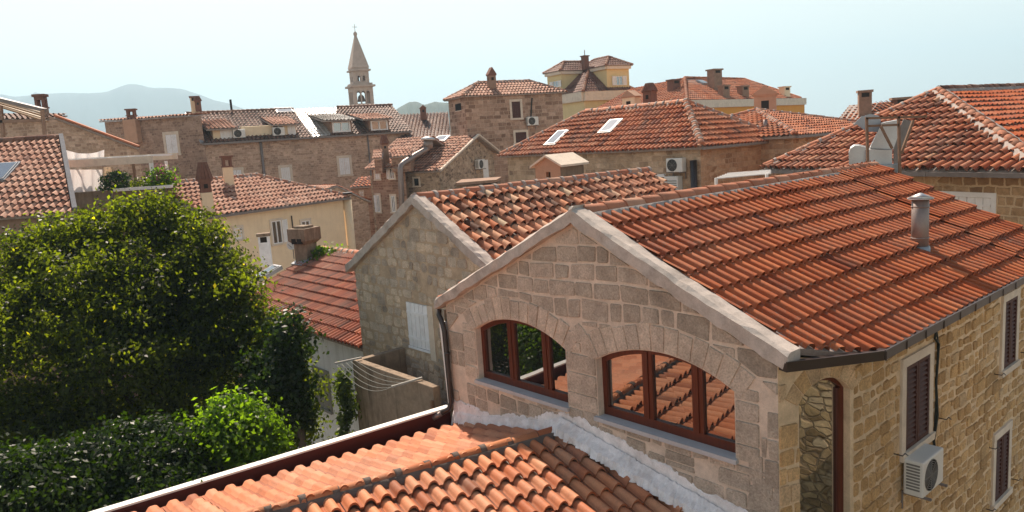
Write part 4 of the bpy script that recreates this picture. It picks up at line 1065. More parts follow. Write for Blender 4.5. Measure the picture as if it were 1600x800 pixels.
# ------------------------------------------------------------------ house B: stone gable with old barrel tiles
apB = D(650, 303, 16.3); LbB = PL(547, 412, apB, g); aB = float(np.dot(apB - LbB, u)); sB = (apB[2] - LbB[2]) / aB
DB = float(np.dot(Z(1005, 262, apB[2]) - apB, g))
def PB(a, v, z): return V(apB[0], apB[1], 0) + u * a + g * v + V(0, 0, z)
B = empty('stone_house', PB(0, DB / 2, GROUND), 'stone gable house with old thick barrel tiles and a white shuttered window', 'house')
zb_ = apB[2] - .15; rgt = 2.55
mb = MB()
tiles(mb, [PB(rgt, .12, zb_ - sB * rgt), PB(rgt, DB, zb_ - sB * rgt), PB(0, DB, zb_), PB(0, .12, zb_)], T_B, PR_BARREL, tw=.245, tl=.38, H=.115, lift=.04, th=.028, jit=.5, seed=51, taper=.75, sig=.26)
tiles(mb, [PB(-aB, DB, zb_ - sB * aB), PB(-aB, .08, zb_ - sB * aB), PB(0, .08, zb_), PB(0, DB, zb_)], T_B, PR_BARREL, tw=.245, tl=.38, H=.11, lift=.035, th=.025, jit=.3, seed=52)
rB = mb.build('roof', parent=B)
mb = MB(); ridge(mb, PB(0, .0, zb_ + .02), PB(0, DB, zb_ + .02), RIDGE, r=.12, L=.42, seed=5); mb.build('ridge_tiles', parent=rB)
fB = Frame(PB(0, 0, 0), u); zt = apB[2] - .16
BW = (-.78, .07, -4.46, -3.43)
mb = MB(); mb.mat(WALLBACK3); wall(mb, fB, -aB + .22, rgt, GROUND, [(-aB + .22, zt - sB * (aB - .22)), (0, zt), (rgt, zt - sB * rgt)], [BW], .15)
mb.mat(ST_B); stones(mb, fB, -aB + .22, rgt, -8, -1.1, [(-sB, 1, zt - .1), (sB, 1, zt - .1), (-1, 0, aB - .22), (1, 0, rgt)], [('rect', BW[0] - .02, BW[1] + .3, BW[2] - .05, BW[3] + .05)], rh=(.17, .3), rw=(.16, .42), gap=.018, h=(.004, .022), seed=53, jit=.03, rv=(0, 1), drop=.06, round_=.5)
mb.build('wall', parent=B)['label'] = 'rubble gable wall'
mb = MB(); mb.mat(WALLBACK3)
for a, b in (((-aB + .22, .0), (-aB + .22, DB)), ((-aB + .22, DB), (rgt, DB))):
    p, q = PB(a[0], a[1], GROUND), PB(b[0], b[1], GROUND); h_ = V(0, 0, zt - sB * (aB - .22) - GROUND); mb.face([p, q, q + h_, p + h_])
mb.face([PB(-aB + .22, DB, zt - sB * (aB - .22)), PB(rgt, DB, zt - sB * rgt), PB(0, DB, zt)]); mb.build('wall', parent=B)
coping(B, PB(-aB - .02, 0, LbB[2] - .02), PB(.02, 0, apB[2] + .0), .13, .14, .20, seed=5); coping(B, PB(-.02, 0, apB[2]), PB(2.45, 0, apB[2] - sB * 2.45), .13, .14, .20, seed=6)
w = window(B, fB, BW[0], BW[1], BW[2], BW[3], 'single', WHITEOLD, WHITEOLD, fw=0, c=-.02)
mb = MB(); mb.mat(STONETRIM); mb.fbox(fB, BW[1], BW[1] + .2, BW[2] - .2, BW[3], -.02, .02); mb.build('trim', parent=w)
# little pier between B and A
mb = MB(); mb.mat(WHITE); mb.bar(LA(.02, -.02, -3.15), LA(.10, -.02, -4.7), .13, .06)
mb.build('trim_board', parent=A)

# concrete terrace box in front of B with drying rack
bk = PL(640, 545, apB, g); zK = bk[2]; K0 = Z(550, 562, zK); K1 = Z(678, 605, zK)
kv0 = float(np.dot(K0 - apB, g)); ku0 = float(np.dot(K0 - apB, u)); ku1 = float(np.dot(K1 - apB, u))
T = empty('terrace_parapet', PB((ku0 + ku1) / 2, kv0 / 2, GROUND), 'stained concrete terrace box with high parapet against the rubble gable', 'parapet')
mb = MB(); mb.mat(P_CONC); th_ = .17
def blk(a0, a1, v0, v1, z0, z1):
    mb.hexa([PB(a0, v0, z0), PB(a1, v0, z0), PB(a1, v1, z0), PB(a0, v1, z0)], [PB(a0, v0, z1), PB(a1, v0, z1), PB(a1, v1, z1), PB(a0, v1, z1)])
blk(ku0, ku1, kv0, kv0 + th_, GROUND, zK); blk(ku0, ku0 + th_, kv0 + th_, -.02, GROUND, zK); mb.build('parapet_wall', parent=T, bevel=.015)
mb = MB(); mb.mat(P_CONCD); blk(ku0 + th_ + .003, ku1 + .5, kv0 + th_ + .003, -.03, zK - 1.5, zK - 1.4); mb.build('floor', parent=T)
mb = MB(); mb.mat(RUST); blk(ku1 - .05, ku1 + .02, kv0 - .06, kv0 - .02, zK - .9, zK - .25); mb.build('timber_post', parent=T)
DR = empty('drying_rack', PB(ku0 + .2, kv0, zK), 'metal clothes drying rack with sagging lines on the concrete parapet', 'drying rack')
b1a, b1b = PB(ku0 - .0, kv0 - .42, zK + .02), PB(ku0 + .22, kv0 + .12, zK + .06)
b2a, b2b = PB(ku1 - .75, kv0 - .45, zK - .02), PB(ku1 - .55, kv0 + .14, zK + .05)
for p, q in ((b1a, b1b), (b2a, b2b)):
    mb = MB(); mb.mat(GREYW); mb.bar(p, q, .045, .035); mb.build('arm', parent=DR)
for k in range(5):
    t = .02 + k * .17; p, q = b1a + (b1b - b1a) * t, b2a + (b2b - b2a) * t; sag = .30 - .045 * k; mb = MB(); mb.mat(ROPE)
    mb.tube([p + (q - p) * s - UP * sag * 4 * s * (1 - s) * (1.0) for s in np.linspace(0, 1, 13)], .0055, 5); mb.build('line', parent=DR)

# ------------------------------------------------------------------ house C (mixed tiles, white wall) behind the tree
E0 = D(567, 537, LbB[1] + .1); zrC = E0[2] + 1.24 * 1.09
R1c = Z(553, 397, zrC); wC = float(np.dot(R1c - E0, g))
sC = (zrC - E0[2]) / wC
C_ = empty('white_house', E0 - u * 5 + g * wC + V(0, 0, GROUND - E0[2]), 'white rendered house with mixed red pan tiles and a concrete chimney', 'house')
aC = float(np.dot(R1c - E0, u))
def PC(a, v, z): return V(E0[0], E0[1], z) + u * a + g * v
lenC = 8.6
mb = MB()
tiles(mb, [PC(-lenC, -.15, E0[2] - .15 * sC), PC(.25, -.15, E0[2] - .15 * sC), PC(.25, wC, zrC), PC(-lenC, wC, zrC)], T_C, PR_LOW, tw=.185, tl=.40, H=.095, taper=.88, lift=.045, th=.03, jit=.1, seed=61)
tiles(mb, [PC(.25, 2 * wC, E0[2]), PC(-lenC, 2 * wC, E0[2]), PC(-lenC, wC, zrC), PC(.25, wC, zrC)], T_C, PR_PAN, tw=.21, tl=.40, H=.05, seed=62)
rC = mb.build('roof', parent=C_)
mb = MB(); ridge(mb, PC(-lenC, wC, zrC), PC(.2, wC, zrC), RIDGE, r=.13, seed=6); mb.build('ridge_tiles', parent=rC)
fCw = Frame(PC(0, 0, 0), u)
mb = MB(); mb.mat(P_WHITE); wall(mb, fCw, -lenC + .2, .25, GROUND, E0[2] - .07); mb.build('wall', parent=C_)
fCl = Frame(PC(-lenC + .2, 2 * wC, 0), -g); mb = MB(); mb.mat(P_WHITE); wall(mb, fCl, .2, 2 * wC, GROUND, [(.2, E0[2] - .1), (wC, zrC - .1), (2 * wC, E0[2] - .1)]); mb.build('wall', parent=C_)
cw0 = fCw.at(490, 570); cw1 = fCw.at(519, 648)
window(C_, fCw, cw0[0], cw1[0], cw1[1] + .1, cw0[1] - .1, 'closed', GREYW, GREYW, fw=.08)
nC = slope_n(PC(0, 0, E0[2]), PC(1, 0, E0[2]), sC)
def onC(px, py): return PL(px, py, PC(0, 0, E0[2]), nC)
skylight(rC, onC(420, 429), u, nC, .5, .8)
bC = onC(482, 406)
chimney(rC, 480, 410, 352, 36, bC[1], 'corbel', P_CONC, P_CONC, az=math.atan2(u[1], u[0]) + .35, label='stained concrete chimney with flaring head', dep=1.0)
mb = MB(); mb.mat(LEAD); s_ = np.cross(nC, u); s_ = s_ if s_[2] > 0 else -s_; q = bC - s_ * .25
mb.hexa([q - u * .4 - s_ * .25 + nC * .02, q + u * .4 - s_ * .25 + nC * .02, q + u * .4 + s_ * .25 + nC * .02, q - u * .4 + s_ * .25 + nC * .02], [q - u * .4 - s_ * .25 + nC * .1, q + u * .4 - s_ * .25 + nC * .1, q + u * .35 + s_ * .25 + nC * .14, q - u * .35 + s_ * .25 + nC * .14]); mb.build('flashing', parent=rC)
chimney(rC, 415, 396, 364, 20, Z(415, 388, zrC)[1] + .8, 'slab', WHITEOLD, P_CONC, az=.2, label='small cream chimney with sooty flue mouth')
# dish
dp = D(457, 381, bC[1] + .3); kd = dp[1] / FPX
SD = empty('satellite_dish', dp - UP * .4, 'pale round satellite dish beside the concrete chimney', 'satellite dish')
mb = MB(); mb.mat(ACW); ax = unit(V(-.3, -.9, .25)); a_ = unit(np.cross(ax, UP)); b_ = np.cross(a_, ax); rings = []
for k in range(5):
    rr_ = 9.5 * kd * k / 4; rings.append([mb.pt(dp + ax * (rr_ * rr_ * 1.0) + (a_ * math.cos(t) + b_ * math.sin(t)) * max(rr_, .004)) for t in np.linspace(0, 2 * math.pi, 25)[:-1]])
for x, y in zip(rings, rings[1:]):
    for t in range(24): mb.idx((x[t], x[(t + 1) % 24], y[(t + 1) % 24], y[t]), .5, True)
mb.build('dish', parent=SD)
mb = MB(); mb.mat(GREYW); mb.tube([dp - UP * .55, dp - UP * .02, dp - ax * .05], .02, 6); mb.tube([dp - UP * .17, dp + ax * .28 - UP * .05], .01, 5); mb.build('mount', parent=SD)

# ------------------------------------------------------------------ house D: cream house with hipped roof
zD = -2.27; DLq, DRq = Z(329, 338, zD), Z(546, 308, zD); dD = flat(DRq - DLq)
ext = .25; LD = float(np.linalg.norm(DRq - DLq)) + ext
Dh = house('cream_house', 'cream rendered house with pale tile hip roof and two chimneys', DLq - dD * ext, dD, LD, 6.6, zD, .42, 0, 2.9, T_D, P_CREAM, tw=.25, tl=.40, prof=PR_LOW, H=.085, seed=70, gut=[0], ridge_m=T_D, over=.25)
fD = Dh['fr'][0]
def dwin(px0, py0, px1, py1, style, **k):
    a, z1 = fD.at(px0, py0); b, z0 = fD.at(px1, py1); window(Dh['root'], fD, a, b, z0, z1, style, **k)
dwin(365, 357, 379, 373, 'louvre', sh_m=WHITE, fw=.1); dwin(423, 346, 442, 379, 'open_right', fw=.1); dwin(470, 346, 484, 353, 'glass', fw=.1)
pD, eD, nD = roofp(Dh, 326, 330)
chimney(Dh['roof'], 326, 332, 253, 21, pD[1] - .1, 'tilehat', P_CREAM, P_BRICK, az=.5, label='cream chimney with red tile hat')
pD2, _, _ = roofp(Dh, 356, 272)
chimney(Dh['roof'], 357, 276, 243, 17, Dh['R0'][1] + 2.6, 'lantern', P_CREAM, P_BRICK, az=.5, label='small brick lantern chimney')
mb = MB(); mb.mat(GUTTER); a, zz = fD.at(458, 372); mb.tube([fD.P(a, zz, .06), fD.P(a, zz + 1.05, .06)], .03, 6); mb.build('vent_pipe', parent=Dh['root'])
mb = MB(); mb.mat(P_CREAM); a, zz = fD.at(548, 384); mb.tube([fD.P(a, -6, .05), fD.P(a, .1, .05)], .22, 12); mb.mat(GUTTER); mb.tube([fD.P(a, .15, .05), fD.P(a, .24, .05)], .30, 14); mb.build('flue_pipe', parent=Dh['root'])
# ------------------------------------------------------------------ generic bits
def body(parent, pts, z0, z1, mat, name='wall', label=None):
    """prism from a plan outline"""
    mb = MB(); mb.mat(mat); n = len(pts)
    tops = z1 if isinstance(z1, (list, tuple)) else [z1] * n
    b = [mb.pt(V(p[0], p[1], z0)) for p in pts]; t = [mb.pt(V(p[0], p[1], h)) for p, h in zip(pts, tops)]
    for k in range(n): mb.idx((b[k], b[(k + 1) % n], t[(k + 1) % n], t[k]))
    mb.idx(t); o = mb.build(name, parent=parent)
    if label: o['label'] = label
    return o

# ------------------------------------------------------------------ house P: long hip roof with skylights, centre
zP = -.72; cP = Z(1097, 230, zP)
tP = None
aP = Z(768, 245, zP); LP = float(np.dot(cP - aP, u))
P_ = house('stone_house', 'long tan stone house with red hip roof and two skylights', cP - u * LP, u, LP, 6.0, zP, .62, 3.3, 2.85, T_P, M_P, tw=.235, tl=.38, prof=PR_BARREL, H=.115, seed=80, over=.28, wall2=M_PO, gut=[1], jit=.25, ridge_r=.14)
for px, py, w, l in ((871, 218, .65, 1.1), (955, 200, .65, .95)):
    p, e, n = roofp(P_, px, py); skylight(P_['roof'], p, e, n, w, l)
p, e, n = roofp(P_, 1196, 203, 1)
mb = MB(); mb.mat(METALD); mb.tube([p - UP * .1, p + UP * .45], .09, 8); mb.mat(LEAD); mb.tube([p + UP * .0, p + UP * .12], [.2, .11], 8); mb.build('vent_pipe', parent=P_['roof'])
fP = P_['fr'][0]; azu = math.atan2(u[1], u[0])
a, z = fP.at(1062, 268); ac_unit(fP.P(a, z, .02), azu, 'white air conditioner on tan stone wall below long hip roof', .95)
mb = MB(); mb.mat(ACW); a, z = fP.at(1057, 296); mb.fbox(fP, a - .33, a + .33, z - .3, z + .55, .03, .35); mb.mat(ACG)
for k in range(6): mb.fbox(fP, a - .28, a + .28, z - .1 + k * .09, z - .06 + k * .09, .352, .358)
o = mb.build('meter_cabinet', base=fP.P(a, z, 0), bevel=.02); tag(o, 'white cabinet on wall under air conditioner', 'cabinet')
mb = MB(); mb.mat(GUTTER); a, z = fP.at(1086, 250); mb.tube([fP.P(a, z, .12), fP.P(a, z - 5, .12)], .13, 10); mb.build('downpipe', parent=P_['root'])
mb = MB(); mb.mat(WHITE); a, z = fP.at(1025, 272); mb.fbox(fP, a - .8, a + .5, z - .12, z, 0, .12); mb.build('ledge', parent=P_['root'])

# P2: second hip roof to the right
zP2 = -.55; cP2 = Z(1244, 212, zP2)
P2 = house('stone_house', 'low hip roofed house behind long skylight roof, beside big pink chimney', cP2 - u * 9, u, 9.0, 9.0, zP2, .27, 4.5, 4.45, T_P, M_PO, tw=.23, tl=.38, H=.075, prof=PR_LOW, seed=83, gut=[1])
chimney(P2['roof'], 1196, 176, 134, 40, 43.5, 'gable', P_PINK, P_PINK, az=azu + .5, label='big pinkish chimney with sooty hooded head', dep=.7, sink=1.5)

# chimneys standing on P's ridge line
chimney(P_['roof'], 987, 171, 141, 30, P_['R0'][1] - .6, 'gable', P_CREAM, P_PINK, az=azu, dep=.6)
chimney(P_['roof'], 1016, 168, 130, 20, P_['R0'][1] - 1.4, 'pyramid', P_BRICK, P_BRICK, az=azu)

# small chimney hut behind B's ridge
ch = D(864, 282, 25.5); kk = ch[1] / FPX; H_ = empty('chimney_house', V(ch[0], ch[1], GROUND), 'small pink rendered chimney hut with slab gable roof behind barrel tile ridge', 'chimney')
fH = Frame(V(ch[0], ch[1], 0), unit(u + g * .15) * 1.0); zt_ = D(864, 258, 25.5)[2]; hw = .62; dpth = 1.35
mb = MB(); mb.mat(P_PINK); fr = Frame(V(ch[0], ch[1], 0), flat(V(.80, -.6, 0)))
o_ = fr.P(-.52, 0, 0)
fa_ = Frame(fr.P(-.62, 0, .1), flat(fr.u)); 
wall(mb, fa_, 0, 1.0, zt_ - 4, [(0, zt_), (.5, zt_ + .28), (1.0, zt_)], [(.42, .60, zt_ - .55, zt_ - .22)], .2)
fb_ = Frame(fa_.P(1.0, 0, 0), V(-fa_.u[1], fa_.u[0], 0)); mb.mat(P_CONCD); wall(mb, fb_, 0, 1.5, zt_ - 4, zt_)
mb.mat(P_PINK)
for p, q in ((fa_.P(0, 0, 0), fa_.P(0, 0, -1.5)), (fa_.P(0, 0, -1.5), fa_.P(1.0, 0, -1.5))): mb.face([p + UP * (zt_ - 4), q + UP * (zt_ - 4), q + UP * zt_, p + UP * zt_])
mb.mat(DARK); mb.fbox(fa_, .40, .62, zt_ - .57, zt_ - .2, -.24, -.2)
mb.build('stack', parent=H_)
mb = MB(); mb.mat(STONETRIM); r0_, r1_ = fa_.P(.5, zt_ + .36, .14), fa_.P(.5, zt_ + .36, -1.65)
for s in (-.14, 1.14):
    e0, e1_ = fa_.P(s, zt_ - .0, .14), fa_.P(s, zt_ - .0, -1.65); mb.prism([e0, r0_, r0_ - UP * .07, e0 - UP * .07], e1_ - e0)
mb.build('roof', parent=H_)

# ------------------------------------------------------------------ house R: right-hand house with dark barrel tiles
zRr = -1.53; LR = Z(1192, 263, zRr); RR = Z(1645, 268, zRr); dR = flat(RR - LR)
nR = None
bR = V(-dR[1], dR[0], 0); bR = bR if bR[0] > 0 else -bR
apR = V(14.3, 25.5, .73)
# put apex exactly on its ray
apR = D(1467, 142, 25.5); rdR = flat(V(5.2, 3.4, 0)); rkR = apR + rdR * 9
Rh = empty('stone_house', (LR + RR) / 2 * V(1, 1, 0) + bR * 3 + V(0, 0, GROUND), 'stone house with dark barrel tile hip roof and white shutters at right edge', 'house')
mb = MB()
tiles(mb, [LR, RR, apR], T_R, PR_BARREL, tw=.27, tl=.42, H=.125, lift=.04, th=.03, jit=.3, seed=91)
eR = RR + rdR * 12; nrr = np.cross(rdR, apR - RR)
tiles(mb, [RR, eR, rkR, apR], T_R2, PR_RIB, tw=.27, tl=.40, H=.045, lift=.045, th=.025, jit=.3, seed=92)
bl = LR + bR * 11; tiles(mb, [bl, LR, apR, rkR * V(1, 1, 1)][:3], T_R, PR_BARREL, tw=.25, tl=.40, H=.10, jit=.2, seed=93)
rR = mb.build('roof', parent=Rh)
mb = MB(); ridge(mb, LR + (apR - LR) * .01, apR, RIDGE, r=.13, seed=9, mw=1.6); ridge(mb, RR, apR, RIDGE, r=.13, seed=10, mw=2.3, collar=False); ridge(mb, apR, rkR, T_E, r=.15, seed=11, mw=1.5, collar=False); mb.build('ridge_tiles', parent=rR)
fR = Frame(V(LR[0], LR[1], 0) + bR * .35 + dR * .3, dR); LRw = float(np.linalg.norm(RR - LR)) - .6
w0, w1 = fR.at(1474, 306), fR.at(1548, 350)
mb = MB(); mb.mat(M_R); wall(mb, fR, 0, LRw, GROUND, zRr - .02, [(w0[0], w1[0], w1[1] - .25, w0[1])], .12); mb.build('wall', parent=Rh)
for p, q in ((fR.P(LRw, 0, 0), fR.P(LRw, 0, 0) + rdR * 9), (fR.P(0, 0, 0), fR.P(0, 0, 0) + bR * 9)):
    mb = MB(); mb.mat(M_R); mb.face([p + UP * GROUND, q + UP * GROUND, q + UP * (zRr - .02), p + UP * (zRr - .02)]); mb.build('wall', parent=Rh)
window(Rh, fR, w0[0], w1[0], w1[1] - .25, w0[1], 'closed', WHITE, WHITE, fw=.13, c=-.02)
mb = MB(); mb.mat(GUTG); o_ = -bR * .07 - UP * .10; mb.bar(LR + o_, RR + o_, .13, .12)
for k in range(1, 6): q = LR + (RR - LR) * k / 6 + o_; mb.bar(q - dR * .03, q + dR * .03, .145, .135)
mb.build('gutter', parent=Rh)

# R2: small roof behind
zR2 = 1.0; cR2 = Z(1392, 190, zR2 * 1.0) if Z(1392, 180, 1.0)[1] > 0 else D(1392, 185, 40)
R2z = D(1300, 199, 40)[2]; cR2 = D(1388, 196, 36); cR2[2] = R2z
R2 = empty('stone_house', D(1360, 199, 42) * V(1, 1, 0) + V(0, 0, GROUND), 'small red roofed house peeping behind dark hip roof with two chimneys', 'house')
q0, q1 = D(1296, 205, 40), D(1400, 205, 38); q1[2] = q0[2]; t0, t1 = D(1327, 164, 43), D(1398, 158, 42)
mb = MB(); tiles(mb, [q0, q1, t1, t0], T_R, PR_LOW, tw=.26, tl=.40, H=.09, jit=.2, seed=95); rr2 = mb.build('roof', parent=R2)
bk_ = flat(t0) * 5
body(R2, [q0, q1, q1 + bk_ + V(1, 0, 0), q0 + bk_], GROUND, q0[2] - .15, M_PO)
chimney(rr2, 1351, 176, 141, 22, 41, 'slab', P_BROWN, P_BROWN, az=-.3, label='tall brown chimney', dep=.9)
chimney(rr2, 1409, 168, 152, 32, 41.5, 'slab', P_BRICK, P_BROWN, az=-.3, label='wide low brick chimney')

# ducts and frame on the eave between A and R
du = D(1385, 262, 19.5); kd = 19.5 / FPX
DU = empty('ventilation_duct', du, 'bent sheet metal ventilation ducts at dark barrel roof eave', 'duct')
def dpt(px, py, y=19.5): return D(px, py, y)
def plate(poly, y0, y1, mat, name='duct_section'):
    mb = MB(); mb.mat(mat); a = [dpt(x, yy, y0) for x, yy in poly]; mb.prism(a, V(a[0][0] / y0 * (y1 - y0), y1 - y0, 0) + V(0, 0, 0)); return mb.build(name, parent=DU)
arc = [(1327, 275), (1326, 240), (1329, 232), (1335, 228), (1343, 228), (1354, 231), (1354, 275)]
plate(arc, 19.0, 20.2, METAL)
plate([(1357, 278), (1357, 234), (1394, 234), (1394, 278)], 18.9, 20.0, METAL)
plate([(1359, 232), (1372, 206), (1378, 192), (1405, 187), (1404, 210), (1396, 233)], 19.1, 20.3, METAL)
plate([(1336, 192), (1346, 182), (1360, 178), (1372, 180), (1376, 184), (1376, 206), (1354, 206)], 19.6, 20.4, LEAD)
plate([(1396, 276), (1396, 232), (1404, 205), (1412, 186), (1427, 190), (1420, 215), (1406, 240), (1406, 276)], 19.6, 20.3, GUTG)
plate([(1352, 274), (1352, 260), (1408, 256), (1408, 274)], 18.6, 18.88, LEAD, 'flashing')
SF = empty('duct_stand', dpt(1380, 275, 18.7), 'rusty square tube stand round the sheet metal ducts', 'metal stand')
for p, q in (((1354, 184), (1356, 258)), ((1404, 182), (1406, 275)), ((1352, 185), (1448, 182)), ((1356, 197), (1404, 195)), ((1427, 188), (1408, 240))):
    mb = MB(); mb.mat(RUST); mb.bar(dpt(*p, 18.5), dpt(*q, 18.5), .055); mb.build('post' if abs(p[0] - q[0]) < 25 else 'rail', parent=SF)
mb = MB(); mb.mat(RUST)
mb.bar(dpt(1376, 197, 18.45), dpt(1394, 232, 18.45), .05); mb.build('brace', parent=SF)

# white slatted pergola behind A's ridge
pg0 = D(1117, 281, 24); PGz = pg0[2]
PG = empty('pergola', pg0, 'low white slatted pergola behind the red ribbed roof ridge', 'pergola')
for k in range(6):
    mb = MB(); mb.mat(WHITE); p = D(1117 + k * 4, 279 - k * 1.6, 23.4 + k * .35); q = D(1204, 271 - k * 1.0, 23.6 + k * .35); mb.bar(p, q, .07, .035); mb.build('slat', parent=PG)
for px in (1119, 1198):
    mb = MB(); mb.mat(WHITE); p = D(px, 280 if px < 1150 else 272, 23.4); mb.bar(p, p - UP * 2.2, .08); mb.build('post', parent=PG)

# ------------------------------------------------------------------ house S with the flue, S2 beside it
k = 1.42
eS = D(688, 267, 34 * k); apS = D(748, 211, 37 * k); dg = flat(V(.46, .88, 0)); dl = V(-dg[1], dg[0], 0)
eS2 = apS + dg * 4.0 * 1.2 - UP * (apS[2] - eS[2]) * 1.0
lenS = 3.2
S_ = empty('stone_house', eS * V(1, 1, 0) + V(0, 0, GROUND) + dg * 3 + dl * 1.5, 'small stone house with gable, skylight and air conditioner beside a steel flue', 'house')
mb = MB()
tiles(mb, [eS + dl * lenS, eS, apS, apS + dl * lenS], T_D, PR_LOW, tw=.25, tl=.42, H=.07, jit=.5, seed=101); 
tiles(mb, [eS2, eS2 + dl * lenS, apS + dl * lenS, apS], T_D, PR_LOW, tw=.25, tl=.42, H=.07, seed=102)
rS = mb.build('roof', parent=S_)
fS_ = Frame(V(eS[0], eS[1], 0) - dl * .0 + dl * .2, dg); lg = float(np.linalg.norm((eS2 - eS)[:2])); la = float(np.dot(apS - eS, dg))
mb = MB(); mb.mat(M_S); wall(mb, fS_, .15, lg - .1, GROUND, [(.15, eS[2] - .12), (la, apS[2] - .12), (lg - .1, eS2[2] - .12)]); mb.build('wall', parent=S_)
fSl = Frame(V(eS[0], eS[1], 0) + dl * lenS + dg * .2, -dl); mb = MB(); mb.mat(M_S); wall(mb, fSl, -2.5, lenS - .2, GROUND, eS[2] - .1); mb.build('wall', parent=S_)
a, z1 = fSl.at(647, 279); b, z0 = fSl.at(653, 290); window(S_, fSl, a, b + .1, z0, z1, 'dark', fw=.12)
a, z0 = fS_.at(746, 264); ac_unit(fS_.P(a, z0, .0), math.atan2(dg[1], dg[0]), 'grey boxed air conditioner on small stone gable by the steel flue', 1.1)
a, z0 = fS_.at(756, 278); b, z1 = fS_.at(761, 251); window(S_, fS_, a, b, z0, z1, 'single', WHITE, WHITE, fw=.06)
mb = MB(); tp = [apS + dl * .02 + UP * .03, eS + dl * .02 + UP * .03]; mb.mat(STONETRIM); mb.bar(tp[0], tp[1], .16, .10); mb.bar(tp[0], eS2 + UP * .03, .16, .10); mb.build('coping', parent=S_)
nS = slope_n(eS + dl * lenS, eS, (apS[2] - eS[2]) / la)
skylight(rS, PL(690, 219, eS, nS), dl, nS, .9, .8)
# low stone annexe in front of S (dark flat roof)
AN = D(745, 287, 44); an = empty('annexe', AN * V(1, 1, 0) + V(0, 0, GROUND), 'low flat brown roof shed between small gable and long hip roof', 'shed')
body(an, [D(713, 285, 43), D(775, 281, 41), D(782, 281, 46), D(722, 285, 48)], GROUND, D(713, 289, 43)[2], P_CONCD)
mb = MB(); mb.mat(P_BROWN); mb.prism([D(712, 290, 42.8), D(776, 285, 40.8), D(784, 280, 46.2), D(721, 284, 48.2)], UP * .15); mb.build('roof', parent=an)
# S2
S2 = empty('narrow_house', D(603, 330, 50) * V(1, 1, 0) + V(0, 0, GROUND), 'narrow pinkish stone house with two roof dormers beside the steel flue', 'house')
z2t = D(580, 262, 50)[2]; s2a, s2b = D(580, 262, 50), D(632, 258, 48.5); s2b[2] = z2t
d2 = flat(s2b - s2a); b2 = V(-d2[1], d2[0], 0); f2 = Frame(V(s2a[0], s2a[1], 0), d2); L2 = float(np.linalg.norm((s2b - s2a)[:2]))
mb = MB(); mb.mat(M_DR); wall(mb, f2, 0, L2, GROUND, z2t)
mb.face([f2.P(0, GROUND), f2.P(0, GROUND, -5), f2.P(0, z2t, -5), f2.P(0, z2t)]); mb.build('wall', parent=S2)
mb = MB(); zt2 = z2t + 1.75
tiles(mb, [f2.P(-.25, z2t - .05, .3), f2.P(L2, z2t - .05, .3), f2.P(L2, zt2, -3.2), f2.P(-.25, zt2, -3.2)], T_D, PR_LOW, tw=.26, tl=.42, H=.07, jit=.4, seed=104)
tiles(mb, [f2.P(L2, z2t + .2, -6.4), f2.P(-.25, z2t + .2, -6.4), f2.P(-.25, zt2, -3.2), f2.P(L2, zt2, -3.2)], T_D, PR_LOW, tw=.26, tl=.42, H=.07, seed=105)
r2_ = mb.build('roof', parent=S2)
for (x0, x1, y0, y1) in ((585, 594, 259, 280), (608, 617, 258, 279)):
    a, z1 = f2.at(x0, y0); b, z0 = f2.at(x1, y1); window(S2, f2, a, b, z0, z1, 'closed' if x0 < 600 else 'open_left', STONETRIM, WHITEOLD, fw=.1)
for (x0, x1, y0, y1) in ((588, 595, 305, 331), (611, 619, 306, 331)):
    a, z1 = f2.at(x0, y0); b, z0 = f2.at(x1, y1); window(S2, f2, a, b, z0, z1, 'open_left' if x0 < 600 else 'glass', STONETRIM, WHITEOLD, fw=.12)
for (x0, x1, y0, y1) in ((582, 597, 247, 235), (608, 643, 245, 233)):
    p0, p1 = D(x0, y0, 48.6), D(x1, y0 - 1.5, 48.0); t0_ = D(x0 + 2, y1, 50); p1[2] = p0[2]; mb = MB()
    tiles(mb, [p0, p1, p1 + (t0_ - p0), t0_], T_D, PR_LOW, tw=.26, tl=.36, H=.08, jit=.3, seed=106); mb.mat(M_DR)
    i0, i1 = p0 + unit(p1 - p0) * .12, p1 - unit(p1 - p0) * .12
    mb.prism([i0 + V(0, .12, -.12), i1 + V(0, .12, -.12), i1 + V(0, .12, -1.0), i0 + V(0, .12, -1.0)], V(0, 2.2, 0)); mb.build('dormer', parent=S2)
chimney(r2_, 603, 250, 211, 12, 49.5, 'pyramid', P_BROWN, P_BRICK, az=.3)
FL = empty('steel_flue', D(625, 330, 47.5), 'long bent steel flue pipe climbing a stone house', 'flue')
mb = MB(); mb.mat(METAL); mb.mat(METALD); mb.tube([D(628, 345, 47.2), D(627, 300, 47.2), D(625.5, 266, 47.2), D(626, 259, 47.3), D(631, 254, 47.6), D(650, 242, 48.5), D(668, 232, 49.4), D(669, 228, 49.5)], .17, 12, False); mb.build('pipe', parent=FL)
mb = MB(); mb.mat(METALD); mb.tube([D(669, 232, 49.5), D(669, 219, 49.5)], .30, 12); mb.mat(METAL); mb.tube([D(669, 219, 49.5), D(669, 216, 49.5), D(669, 213.5, 49.5)], [.46, .46, .1], 14); mb.build('cap', parent=FL)

